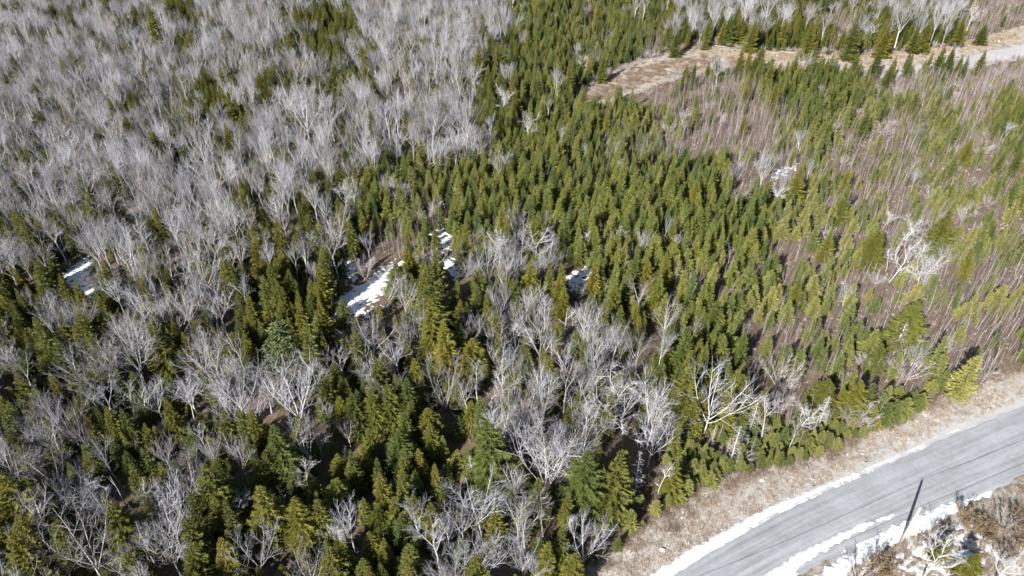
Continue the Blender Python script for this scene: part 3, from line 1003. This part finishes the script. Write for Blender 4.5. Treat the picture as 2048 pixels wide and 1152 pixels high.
def codes(P, hm, r):
    px, py, _ = proj(P[:, 0], P[:, 1], hm)
    return zone(px + r.normal(0, 16, len(P)), py + r.normal(0, 12, len(P)))


def clear(P, pad, snow_pad=None):
    ok = np.ones(len(P), bool)
    for b in BLOCK: ok &= sd_poly(P, b) < -pad
    ok &= sd_poly(P, VERGE) < -0.2
    ok &= sd_poly(P, CORNER) < 0.3
    if snow_pad is not None:
        for s_ in SNOW_ALL: ok &= sd_poly(P, s_) < snow_pad
    return ok


def far_from(P, Q, f):
    ok = np.ones(len(P), bool)
    for q in Q: ok &= ((P[:, :2] - q[:2]) ** 2).sum(1) > (q[2] * f) ** 2
    return ok


def open_view(P, r_, keep=.15):
    """few trees stand just in front of the snow openings"""
    d = P / np.linalg.norm(P, axis=1)[:, None]
    hid = np.zeros(len(P), bool)
    for k in ('open', 'shade', 'upper', 'mid', 'east', 'west'):
        for t in (1.5, 4, 6.5): hid |= sd_poly(P + d * t, SNOWS[k]) > .3
    trk = np.zeros(len(P), bool)
    for t in (1.5, 4, 7, 10): trk |= sd_poly(P + d * t, TRACK_MID) > 0
    return (~hid | (r_.random(len(P)) < keep)) & (~trk | (r_.random(len(P)) < .3))


P, r = scatter(2.55, 21)
cd = codes(P, 6.0, r)
u = r.random(len(P))
TRACK_MID = px_poly([(1165, 185), (1262, 134), (1330, 114), (1420, 98), (1540, 108), (1780, 113), (1900, 98), (2048, 60), (2048, 100), (1900, 128), (1780, 138), (1500, 134), (1400, 138), (1320, 158), (1250, 185), (1180, 205)])
GAP = px_poly([(868, 872), (925, 872), (932, 1000), (882, 1012)])
ok = clear(P, 1.2, .3) & far_from(P, heroes, 1.0) & (sd_poly(P, GAP) < 0) & open_view(P, r) & (sd_poly(P, TRACK) < -(1.0 + 5 * r.random(len(P)) ** 2))
ph = np.array([MIX[c][0] for c in cd])
pc = np.array([MIX[c][1] for c in cd])
for p, c, uu, a, b, o in zip(P, cd, u, ph, pc, ok):
    if not o or uu > a + b: continue
    if uu < a:
        h = r.triangular(5.5, 8.0, 11.5) if c in 'hkmcn' else r.uniform(3.5, 6.5)
        s = h / 13.0
        items['hardwood'].append(dict(x=p[0], y=p[1], h=h, s=s, w=s * r.uniform(.78, 1.1), v=int(r.integers(10)), rot=r.uniform(0, 6.28)))
    else:
        h = r.triangular(4.2, 7.0, 11.0) if c in 'hkmcn' else r.uniform(5, 8.5)
        s = h / 12.0
        items['spruce'].append(dict(x=p[0], y=p[1], h=h, s=s, w=s ** .85 * r.uniform(.68, 1.02), v=int(r.integers(8)), rot=r.uniform(0, 6.28)))
over = np.array([(i['x'], i['y'], 1.0) for k in ('spruce', 'hardwood') for i in items[k]])


def near_over(P, rad):
    cell = 2.0
    grid = {}
    for x, y, _ in over: grid.setdefault((int(x // cell), int(y // cell)), []).append((x, y))
    out = np.zeros(len(P), bool)
    for n_, (x, y) in enumerate(P):
        a, b = int(x // cell), int(y // cell)
        for i in (-1, 0, 1):
            for j in (-1, 0, 1):
                for q in grid.get((a + i, b + j), ()):
                    if (q[0] - x) ** 2 + (q[1] - y) ** 2 < rad * rad: out[n_] = True
    return out


P, r = scatter(1.85, 22)
cd = codes(P, 3.0, r)
cl = codes(P, 1.0, r)
cd = np.where((cl == 'l') | (cd == 'l'), cl, cd)
items.setdefault('youngfir', [])
u = r.random(len(P))
patch = wob(P[:, 0], P[:, 1], 17, 9, 13)
ok = clear(P, .8, .4) & far_from(P, heroes, .7) & ~near_over(P, .9) & open_view(P, r, .3)
for p, c, uu, o, pt in zip(P, cd, u, ok, patch):
    if not o: continue
    m = MIX[c]
    pr = m[2]
    if c in 'ysp': pr = pr * (1.6 if pt > .1 else .45)
    if uu > pr: continue
    h = r.uniform(m[3], m[4])
    fk, f0 = ('youngfir', 5.0) if c in 'yspolb' else ('fir', 7.0)
    s = h / f0
    items[fk].append(dict(x=p[0], y=p[1], h=h, s=s, w=s ** .8 * r.uniform(.7, 1.3), v=int(r.integers(len(KINDS[fk][0]))), rot=r.uniform(0, 6.28)))
LOWFIR = px_poly([(1320, 990), (1330, 920), (1360, 880), (1430, 850), (1480, 835), (1560, 832), (1640, 832), (1720, 805), (1840, 783), (1850, 822), (1705, 876), (1640, 908), (1540, 932), (1450, 953), (1405, 980)])
lo, hi = LOWFIR.min(0), LOWFIR.max(0)
gx, gy = np.meshgrid(np.arange(lo[0], hi[0], 1.3), np.arange(lo[1], hi[1], 1.3))
P = np.stack([gx.ravel(), gy.ravel()], 1) + r.uniform(-.6, .6, (gx.size, 2))
P = P[(sd_poly(P, LOWFIR) > 0) & far_from(P, heroes, .45) & (wob(P[:, 0], P[:, 1], 6, 9, 9) > -.55)]
for p in P:
    h = r.uniform(1.3, 3.0)
    s = h / 5.0
    items['youngfir'].append(dict(x=p[0], y=p[1], h=h, s=s, w=s ** .65 * r.uniform(.85, 1.25), v=int(r.integers(4)), rot=r.uniform(0, 6.28)))
P, r = scatter(0.98, 23)
cd = codes(P, 2.5, r)
u = r.random(len(P))
ok = clear(P, .5) & open_view(P, r, .6) & far_from(P, heroes, .35) & ~np.logical_and.reduce([sd_poly(P, SNOWS['open']) > -.2, u > .12])
dens = np.array([MIX[c][5] for c in cd]) * np.clip(.85 + .6 * wob(P[:, 0], P[:, 1], 8, 9, 17), .25, 1.2)
for p, c in zip(P[ok & (u < dens)], cd[ok & (u < dens)]):
    h = r.uniform(2.8, 5.8) if c in 'sp' else r.uniform(2.5, 5.0)
    s = h / 6.0
    items['sapling'].append(dict(x=p[0], y=p[1], h=h, s=s, w=s * r.uniform(.8, 1.2), v=int(r.integers(6)) if c != 'p' else int(r.choice((0, 1, 2, 2, 4, 5))), rot=r.uniform(0, 6.28)))
r = np.random.default_rng(61)
EDGE = resample(TRACK[:9], 70)
for n_, q in enumerate(np.vstack([EDGE + r.normal(0, 1.3, EDGE.shape), resample(TRACK[12:20], 60) + r.normal(0, 2.2, (60, 2))])):
    h = r.uniform(.9, 2.6)
    items['shrub'].append(dict(x=q[0], y=q[1], h=h, s=h / 3.4, w=h / 3.4 * r.uniform(.9, 1.4), v=int(r.integers(3)), rot=r.uniform(0, 6.28)))
P, r = scatter(2.6, 24)
cd = codes(P, 1.2, r)
ok = clear(P, .5, 0) & far_from(P, heroes, .5)
for p, c, o in zip(P, cd, ok):
    if o and r.random() < MIX[c][6]:
        h = r.uniform(1.6, 3.6)
        items['shrub'].append(dict(x=p[0], y=p[1], h=h, s=h / 3.4, w=h / 3.4 * r.uniform(.9, 1.3), v=int(r.integers(3)), rot=r.uniform(0, 6.28)))

# ------------------------------------------------------------------ turn them into objects
LAND = [('the utility pole', gp(1803, 1082), 9), ('the white snow clearing', gp(715, 590), 14), ('the gravel road', None, 9), ('the far dirt track', None, 10),
        ('the big pale pine', gp(577, 772), 9), ('the white dead trees', gp(1815, 520), 13), ('the roadside twin spruces', gp(1190, 1000), 8)]
PLACE = {'h': 'in the grey hardwood stand', 'k': 'in the mixed wood', 'm': 'in the mixed wood', 'n': 'in the mixed wood', 'c': 'in the dark conifer stand', 'd': 'in the dense young stand', 'y': 'in the young growth',
         's': 'in the brown sapling growth', 'p': 'among the birch stems', 'o': 'in the clearing', 'w': 'by the clearing', 'b': 'in the open brush', 'l': 'at the forest edge', '.': 'by the dirt track'}
LOOK = {
    'spruce': (('slim', 'full', 'narrow', 'broad', 'shaggy', 'slender', 'ragged', 'bushy'), 'green spruce'),
    'fir': (('pointed', 'bushy', 'slim', 'full', 'leafy', 'narrow'), 'light green fir'),
    'hardwood': (('vase-shaped', 'spreading', 'tall-stemmed', 'vase-shaped', 'straight-stemmed', 'spreading', 'many-stemmed', 'tall-stemmed', 'vase-shaped', 'spreading'), 'bare grey hardwood'),
    'youngfir': (('pointed', 'bushy', 'slim', 'full'), 'yellow-green young fir'),
    'pine': (('soft', 'soft'), 'pale green pine'), 'deadconifer': (('stiff',) * 3, 'bleached dead conifer'), 'browndead': (('rusty',) * 2, 'brown dead conifer'),
    'snag': (('thin',) * 4, 'white dead snag'), 'whitetree': (('crooked',) * 3, 'bone-white bare tree'), 'shrub': (('rounded',) * 3, 'pale leafless shrub'),
    'leafshrub': (('rounded',) * 2, 'brown-leaved shrub'), 'sapling': (('white-stemmed',) * 3 + ('brown',) * 3, 'thin bare sapling')}
SPEC = {  # kind: name, category, group, parts, cap
    'spruce': ('spruce_tree', 'tree', 'spruces of the wood', ('trunk', 'crown'), 300), 'fir': ('fir_tree', 'tree', 'firs of the dense stand', ('trunk', 'crown'), 300),
    'youngfir': ('young_fir_tree', 'tree', 'yellow-green young firs', ('trunk', 'crown'), 300),
    'hardwood': ('bare_hardwood_tree', 'tree', 'leafless hardwoods', ('trunk', 'crown'), 300), 'pine': ('pine_tree', 'tree', 'pines', ('trunk', 'crown'), 99),
    'deadconifer': ('dead_conifer', 'dead tree', 'dead conifers', ('trunk', 'crown'), 99), 'browndead': ('brown_dead_conifer', 'dead tree', 'dead conifers', ('trunk', 'crown'), 99),
    'snag': ('dead_snag', 'dead tree', 'white snags', ('trunk', 'crown'), 99), 'whitetree': ('white_bare_tree', 'tree', 'bone-white bare trees', ('trunk', 'crown'), 99),
    'shrub': ('bare_shrub', 'shrub', 'leafless shrubs', ('stem', 'crown'), 200), 'leafshrub': ('brown_leaved_shrub', 'shrub', 'brown-leaved shrubs', ('stem', 'crown'), 99),
    'sapling': ('bare_sapling', 'sapling', 'thin saplings', None, 300)}
SIZE = {'youngfir': (2.6, 4.2), 'spruce': (6.5, 9), 'fir': (3, 5.5), 'hardwood': (8, 11.5), 'pine': (6, 9), 'deadconifer': (5, 7), 'browndead': (5, 8), 'snag': (5, 7), 'whitetree': (6, 9), 'shrub': (2.2, 3.4), 'leafshrub': (3, 4.5), 'sapling': (5, 6.5)}
used_labels = set()
ONES = 'zero one two three four five six seven eight nine ten eleven twelve thirteen fourteen fifteen sixteen seventeen eighteen nineteen'.split()
TENS = 'zero ten twenty thirty forty fifty sixty seventy eighty ninety'.split()


def spell(v):
    n = int(min(max(round(v), 0), 99))
    return ONES[n] if n < 20 else TENS[n // 10] + ('-' + ONES[n % 10] if n % 10 else '')


def make_label(kind, it, px, py):
    lo, hi = SIZE[kind]
    sz = 'small' if it['h'] < lo else ('tall' if it['h'] > hi else 'mid-sized')
    adj, noun = LOOK[kind]
    p = np.array([[it['x'], it['y']]])
    where = None
    for nm, c, rad in LAND:
        if c is not None: d = np.linalg.norm(p[0] - c)
        else: d = -sd_poly(p, ROAD if 'gravel' in nm else TRACK)[0]
        if d < rad:
            where = 'near ' + nm
            break
    if where is None: where = PLACE[zone(np.array([px]), np.array([py]))[0]]
    for dx, dy in ((0, 0), (.5, 0), (-.5, 0), (0, .5), (0, -.5), (.5, .5), (-.5, -.5), (1, 0), (-1, 0), (0, 1), (0, -1), (1, 1), (-1, 1), (1, -1)):
        L = '%s %s %s %s, %s percent across, %s percent down' % (sz, adj[it['v']], noun, where, spell(px / 20.48 + dx), spell(py / 11.52 + dy))
        if L not in used_labels: break
    used_labels.add(L)
    return L


PROTO = bpy.data.collections.new('prototypes')


def scatter_group(name, protos):
    col = bpy.data.collections.new(name)
    for i, me in enumerate(protos):
        o = bpy.data.objects.new('%s_%02d' % (name, i), me)
        col.objects.link(o)
    ng = bpy.data.node_groups.new(name, 'GeometryNodeTree')
    ng.interface.new_socket('Geometry', in_out='INPUT', socket_type='NodeSocketGeometry')
    ng.interface.new_socket('Geometry', in_out='OUTPUT', socket_type='NodeSocketGeometry')
    gi, go_ = ng.nodes.new('NodeGroupInput'), ng.nodes.new('NodeGroupOutput')
    ip = ng.nodes.new('GeometryNodeInstanceOnPoints')
    ci = ng.nodes.new('GeometryNodeCollectionInfo')
    ci.inputs['Collection'].default_value = col
    ci.inputs['Separate Children'].default_value = True
    ci.inputs['Reset Children'].default_value = True
    at = {}
    for n_, t in (('rot', 'FLOAT_VECTOR'), ('scl', 'FLOAT_VECTOR'), ('idx', 'INT')):
        a = ng.nodes.new('GeometryNodeInputNamedAttribute')
        a.data_type = t
        a.inputs['Name'].default_value = n_
        at[n_] = a.outputs['Attribute']
    ip.inputs['Pick Instance'].default_value = True
    ng.links.new(gi.outputs[0], ip.inputs['Points'])
    ng.links.new(ci.outputs[0], ip.inputs['Instance'])
    ng.links.new(at['idx'], ip.inputs['Instance Index'])
    ng.links.new(at['rot'], ip.inputs['Rotation'])
    ng.links.new(at['scl'], ip.inputs['Scale'])
    ng.links.new(ip.outputs[0], go_.inputs[0])
    return ng


def mass(name, protos, P, rot, scl, idx, label, cat):
    me = bpy.data.meshes.new(name)
    me.vertices.add(len(P))
    me.vertices.foreach_set('co', np.asarray(P, np.float32).ravel())
    for n_, t, k, v in (('rot', 'FLOAT_VECTOR', 'vector', rot), ('scl', 'FLOAT_VECTOR', 'vector', scl), ('idx', 'INT', 'value', idx)):
        a = me.attributes.new(n_, t, 'POINT')
        a.data.foreach_set(k, np.asarray(v, np.int32 if t == 'INT' else np.float32).ravel())
    me.update()
    o = link(name, me)
    md = o.modifiers.new('scatter', 'NODES')
    md.node_group = scatter_group(name, protos)
    return tag(o, label, cat, None, 'stuff')


MASSNAME = {'spruce': ('spruce_forest', 'remaining spruces of the wood, a dark green mass', 'forest'), 'fir': ('fir_forest', 'remaining firs of the dense stand, a green mass', 'forest'), 'youngfir': ('young_fir_growth', 'remaining yellow-green young firs scattered among the saplings', 'forest'),
            'hardwood': ('hardwood_forest', 'remaining bare hardwoods, a pale grey haze of twigs', 'forest'), 'sapling': ('sapling_undergrowth', 'brown and white haze of remaining thin saplings', 'undergrowth'),
            'shrub': ('shrub_undergrowth', 'remaining low leafless shrubs between the trees', 'undergrowth')}
rr = random.Random(5)
for kind, lst in items.items():
    xs_ = np.array([i['x'] for i in lst])
    ys_ = np.array([i['y'] for i in lst])
    hs_ = np.array([i['h'] for i in lst])
    zs_ = gz(xs_, ys_)
    px, py, dep = proj(xs_, ys_, zs_ + hs_ * .55)
    show = hs_ / dep * (np.array([1000.0 if i.get('hero') else 1 for i in lst]))
    infr = (px > 4) & (px < 2044) & (py > 4) & (py < 1148)
    name, cat, grp, parts, cap = SPEC[kind]
    order = [i for i in np.argsort(-show) if infr[i]][:cap]
    if kind not in MASSNAME: order = list(range(len(lst)))
    for i in order:
        it = lst[i]
        label = make_label(kind, it, px[i], py[i])
        if parts is None:
            root = link(name, SAP[it['v']])
            sxy, sz_ = it['w'], it['s']
        else:
            root = link(name, None)
            root.empty_display_size = .5
            T_, C_, _ = KINDS[kind][0][it['v']]
            link(parts[0], T_, root)
            link(parts[1], C_, root)
            sxy, sz_ = it['w'], it['s']
        root.location = (it['x'], it['y'], zs_[i])
        root.rotation_euler = (rr.gauss(0, .05 if kind == 'sapling' else .03), rr.gauss(0, .05 if kind == 'sapling' else .03), it['rot'])
        root.scale = (sxy, sxy, sz_)
        tag(root, label, cat, grp)
    chosen = set(order)
    rest = [i for i in range(len(lst)) if i not in chosen]
    if kind in MASSNAME and rest:
        protos = SAP if kind == 'sapling' else [v[2] for v in KINDS[kind][0]]
        mass(MASSNAME[kind][0], protos, [(xs_[i], ys_[i], zs_[i]) for i in rest], [(rr.gauss(0, .055 if kind == 'sapling' else .04), rr.gauss(0, .055 if kind == 'sapling' else .04), lst[i]['rot']) for i in rest],
             [(lst[i]['w'], lst[i]['w'], lst[i]['s']) for i in rest], [lst[i]['v'] for i in rest], *MASSNAME[kind][1:])
    print('KIND', kind, len(lst), len(order))

# ------------------------------------------------------------------ fallen logs
LOGS = [(1179, 999, 1226, 1008, .16), (1116, 1079, 1136, 1089, .12), (1330, 880, 1392, 872, .11), (1342, 886, 1398, 884, .09), (1352, 874, 1388, 862, .1), (1338, 870, 1380, 880, .08), (1244, 966, 1278, 957, .1), (1248, 972, 1285, 980, .08), (1266, 960, 1296, 978, .08),
        (1375, 862, 1410, 880, .09), (1385, 900, 1400, 872, .08), (1380, 632, 1404, 629, .14), (1472, 94, 1510, 99, .2), (1480, 90, 1504, 88, .16), (1430, 92, 1462, 96, .14), (1214, 165, 1246, 173, .15), (1420, 108, 1450, 124, .14), (1548, 96, 1568, 98, .14),
        (1440, 100, 1452, 90, .12), (1490, 97, 1526, 92, .15), (1515, 104, 1540, 99, .14), (1300, 122, 1322, 114, .13), (1240, 148, 1262, 140, .13), (1195, 185, 1215, 196, .14), (1330, 138, 1352, 146, .12), (1560, 104, 1590, 106, .13), (1640, 118, 1662, 116, .12), (1860, 830, 1866, 845, .1), (1310, 970, 1335, 985, .08), (760, 612, 790, 624, .1), (860, 478, 892, 462, .12), (1690, 712, 1722, 700, .1), (655, 640, 690, 632, .1)]
for j, (x0, y0, x1, y1, rad) in enumerate(LOGS):
    random.seed(900 + j)
    a, b = gp(x0, y0), gp(x1, y1)
    mid = (a + b) / 2
    B = MB()
    pts = []
    for i in range(6):
        q = a + (b - a) * i / 5 - mid
        z = float(gz(*(q + mid))[0]) + rad * .8 + .04
        pts.append((q[0] + random.gauss(0, .06), q[1] + random.gauss(0, .06), z))
    B.tube(pts, [rad * (1 - .09 * i) for i in range(6)], 7, cap=True)
    root = link('fallen_log', B.mesh('fallen_log', [M['log']], True), None, (mid[0], mid[1], 0))
    d = Vector((b[0] - a[0], b[1] - a[1], 0)).normalized()
    for k in range(4):
        K = MB()
        i = random.choice((1, 2, 3, 4))
        p = Vector(pts[i])
        e = p + (d * random.uniform(.2, .7) + Vector((-d.y, d.x, 0)) * random.choice((-1, 1)) + Vector((0, 0, random.uniform(.1, .8)))).normalized() * random.uniform(.4, 1.1)
        K.tube([p, p.lerp(e, .5) + rv(.05), e], [rad * .35, rad * .25, rad * .1], 4)
        link('broken_branch', K.mesh('broken_branch', [M['log']]), root)
    mx, my = (x0 + x1) / 2, (y0 + y1) / 2
    for dx, dy in ((0, 0), (.5, 0), (-.5, 0), (0, .5), (0, -.5), (1, 0), (0, 1)):
        L = '%s fallen log on the ground, %s percent across, %s percent down' % ('thick pale' if rad > .13 else 'thin weathered', spell(mx / 20.48 + dx), spell(my / 11.52 + dy))
        if L not in used_labels: break
    used_labels.add(L)
    tag(root, L, 'log', 'fallen logs')

# ------------------------------------------------------------------ utility pole and wire
m, nt, b = mat('pole_wood', .85)
tc = N(nt, 'ShaderNodeTexCoord')
mp = N(nt, 'ShaderNodeMapping')
mp.inputs['Scale'].default_value = (9, 9, .7)
nt.links.new(tc.outputs['Object'], mp.inputs[0])
nz = noise(nt, 2, 5, mp.outputs[0])
rp = ramp(nt, [(.3, (.36, .31, .25)), (.7, (.54, .48, .40))])
nt.links.new(nz.outputs[0], rp.inputs[0])
nt.links.new(rp.outputs[0], b.inputs['Base Color'])
M['pole'] = m
m, nt, b = mat('dark_metal', .5)
b.inputs['Base Color'].default_value = (.05, .05, .055, 1)
b.inputs['Metallic'].default_value = .6
M['metal'] = m
m, nt, b = mat('glazed_porcelain', .25)
b.inputs['Base Color'].default_value = (.34, .33, .32, 1)
M['porcelain'] = m
m, nt, b = mat('wire_black', .6)
b.inputs['Base Color'].default_value = (.03, .03, .032, 1)
M['wire'] = m
foot = gp(1803, 1082)
rd = gp(2048, 944) - gp(1650, 1121)
rd = rd / np.linalg.norm(rd)
POLE_H = 7.0


def pole(x, y, label):
    root = link('utility_pole', None, None, (x, y, 0))
    B = MB()
    B.tube([(0, 0, -.4), (0, 0, 2.5), (.01, 0, 5), (.02, .01, POLE_H)], [.2, .185, .17, .145], 10, cap=True)
    link('post', B.mesh('post', [M['pole']], True), root)
    K = MB()
    K.tube([(.02, .01, POLE_H - .02), (.02, .01, POLE_H + .10)], [.02, .02], 6, cap=True)
    link('pin', K.mesh('pin', [M['metal']]), root)
    I = MB()
    I.tube([(.02, .01, POLE_H + .10), (.02, .01, POLE_H + .16), (.02, .01, POLE_H + .22), (.02, .01, POLE_H + .27)], [.04, .075, .05, .06], 8, cap=True)
    link('insulator', I.mesh('insulator', [M['porcelain']], True), root)
    S = MB()
    S.tube([(.17, 0, 1.5), (.15, 0, POLE_H - .5)], [.014, .014], 4, cap=True)
    link('ground_wire', S.mesh('ground_wire', [M['wire']]), root)
    return tag(root, label, 'pole', 'utility poles')


nxt = [foot - rd * 46, foot, foot + rd * 46]
pole(foot[0], foot[1], 'brown wooden utility pole standing in the snow bank beside the road')
for q, t in ((nxt[0], 'next wooden utility pole along the road toward the bottom'), (nxt[2], 'next wooden utility pole along the road to the right')):
    pole(q[0], q[1], t)
for k, (a, b, t) in enumerate(((nxt[0], foot, 'black overhead wire from the utility pole toward the bottom edge'), (foot, nxt[2], 'black overhead wire from the utility pole toward the right edge'))):
    W = MB()
    pts = []
    for i in range(25):
        s = i / 24
        q = a + (b - a) * s
        pts.append((q[0], q[1], POLE_H + .25 - 4 * .55 * s * (1 - s)))
    W.tube(pts, [.022] * 25, 5, cap=True)
    tag(link('overhead_wire', W.mesh('overhead_wire', [M['wire']])), t, 'wire', 'overhead wires')

# ------------------------------------------------------------------ dry grass, brush litter
random.seed(77)


def tuft(seed, n, h, sp):
    random.seed(seed)
    B = MB()
    for i in range(n):
        az = random.uniform(0, 6.28)
        p = Vector((random.gauss(0, sp), random.gauss(0, sp), -.02))
        d = Vector((math.cos(az), math.sin(az), random.uniform(.4, 1.6))).normalized()
        e = p + d * h * random.uniform(.6, 1.2)
        s_ = Vector((-d.y, d.x, 0)).normalized() * .022
        B.tri(p - s_, p + s_, e)
    return B.mesh('tuft', [M['drygrass']])


TUFT = [tuft(i, 26, .34, .14) for i in range(5)]
pts = []
r = np.random.default_rng(31)
for poly, n in ((VERGE, 9000), (CORNER, 5200), (TRACK, 5000)):
    lo, hi = np.maximum(poly.min(0), [-60, 30]), np.minimum(poly.max(0), [230, 330])
    Q = r.uniform(lo, hi, (n * 14, 2))
    px, py, _ = proj(Q[:, 0], Q[:, 1], 0)
    Q = Q[(sd_poly(Q, poly) > -.6) & (sd_poly(Q, ROAD) < -.9) & (sd_poly(Q, TRACK_LANE) < -.2) & (px > -60) & (px < 2110) & (py > -20) & (py < 1230)]
    pc_ = wob(Q[:, 0], Q[:, 1], 5, 9, 21)
    Q = Q[pc_ + r.normal(0, .6, len(Q)) > -.35][:n]
    pts.append(Q)
# sparse in the young growth
Q, r2 = scatter(1.25, 41)
cq = codes(Q, 0.2, r2)
Q = Q[np.isin(cq, list('spyowbld')) & clear(Q, .2, -.3) & (r2.random(len(Q)) < .5)]
pts.append(Q)
Q = np.vstack(pts)
zq = gz(Q[:, 0], Q[:, 1])
n = len(Q)
sc = r.uniform(.6, 1.5, n)
mass('dry_grass', TUFT, np.stack([Q[:, 0], Q[:, 1], zq], 1), np.stack([r.normal(0, .1, n), r.normal(0, .1, n), r.uniform(0, 6.28, n)], 1), np.stack([sc, sc, sc * r.uniform(.7, 1.2, n)], 1), r.integers(0, 5, n),
     'tan dry grass tufts along the road verge and track', 'grass')


def brush(seed):
    random.seed(seed)
    B = MB()
    for i in range(34):
        p = Vector((random.gauss(0, .28), random.gauss(0, .28), -.03))
        d = Vector((random.gauss(0, .5), random.gauss(0, .5), 1)).normalized()
        e = p + d * random.uniform(.3, .75)
        B.twig(p, e, .014)
        B.twig(p.lerp(e, .5), p.lerp(e, .5) + (d + rv(.5)).normalized() * .28, .01)
    return B.mesh('brush', [M['brush']])


def stone(seed):
    random.seed(seed)
    bm = bmesh.new()
    bmesh.ops.create_icosphere(bm, subdivisions=1, radius=.22)
    for v in bm.verts:
        v.co = v.co * random.uniform(.7, 1.15)
        v.co.z *= .6
    me = bpy.data.meshes.new('stone')
    bm.to_mesh(me)
    bm.free()
    me.materials.append(M['stone'])
    return me


M['brush'] = bark_mat('low_brush_twigs', [(0, (.19, .125, .09)), (.6, (.29, .215, .155)), (1, (.37, .30, .23))])
M['stone'] = bark_mat('pale_stones', [(0, (.42, .39, .36)), (1, (.66, .63, .60))])


def cover(poly, n, seed, keep=None):
    r_ = np.random.default_rng(seed)
    lo, hi = np.maximum(poly.min(0), [-60, 30]), np.minimum(poly.max(0), [230, 330])
    Q = r_.uniform(lo, hi, (n * 12, 2))
    px, py, _ = proj(Q[:, 0], Q[:, 1], 0)
    ok = (sd_poly(Q, poly) > 0) & (sd_poly(Q, ROAD) < -1.2) & (sd_poly(Q, TRACK_LANE) < 0) & (px > -60) & (px < 2110) & (py > -20) & (py < 1230)
    ok &= wob(Q[:, 0], Q[:, 1], 4.5, 9, 25) + r_.normal(0, .5, len(Q)) > .0
    return Q[ok][:n]


EDGEBAND = strip([(1150, 1165, 1.6), (1230, 1105, 1.6), (1340, 1040, 1.7), (1410, 980, 1.9), (1500, 942, 1.7), (1640, 910, 1.4), (1705, 874, 1.3), (1850, 816, 1.2), (1910, 782, 1.3), (2048, 725, 1.4)])
FLOOR = px_poly([(1180, 1130), (1150, 1010), (1230, 1000), (1290, 960), (1330, 870), (1400, 850), (1420, 890), (1340, 990), (1300, 1040)])
Q = np.vstack([cover(SOIL2, 1300, 1), cover(EDGEBAND, 1000, 2), cover(FLOOR, 800, 3), cover(CORNER, 1500, 4), cover(TRACK, 1200, 5)])
n = len(Q)
r = np.random.default_rng(71)
sc = r.uniform(.6, 1.4, n)
mass('low_brush', [brush(i) for i in range(4)], np.stack([Q[:, 0], Q[:, 1], gz(Q[:, 0], Q[:, 1])], 1), np.stack([r.normal(0, .1, n), r.normal(0, .1, n), r.uniform(0, 6.28, n)], 1), np.stack([sc] * 3, 1), r.integers(0, 4, n),
     'reddish brown low brush on the track and along the forest edge', 'brush')
Q = np.vstack([cover(TRACK, 900, 11), cover(VERGE, 500, 12)])
n = len(Q)
sc = r.lognormal(-.3, .45, n)
mass('rubble', [stone(i) for i in range(4)], np.stack([Q[:, 0], Q[:, 1], gz(Q[:, 0], Q[:, 1])], 1), np.stack([r.normal(0, .3, n), r.normal(0, .3, n), r.uniform(0, 6.28, n)], 1), np.stack([sc] * 3, 1), r.integers(0, 4, n),
     'pale stones strewn over the dirt track and verge', 'stones')
print('OBJECTS', len(bpy.data.objects))
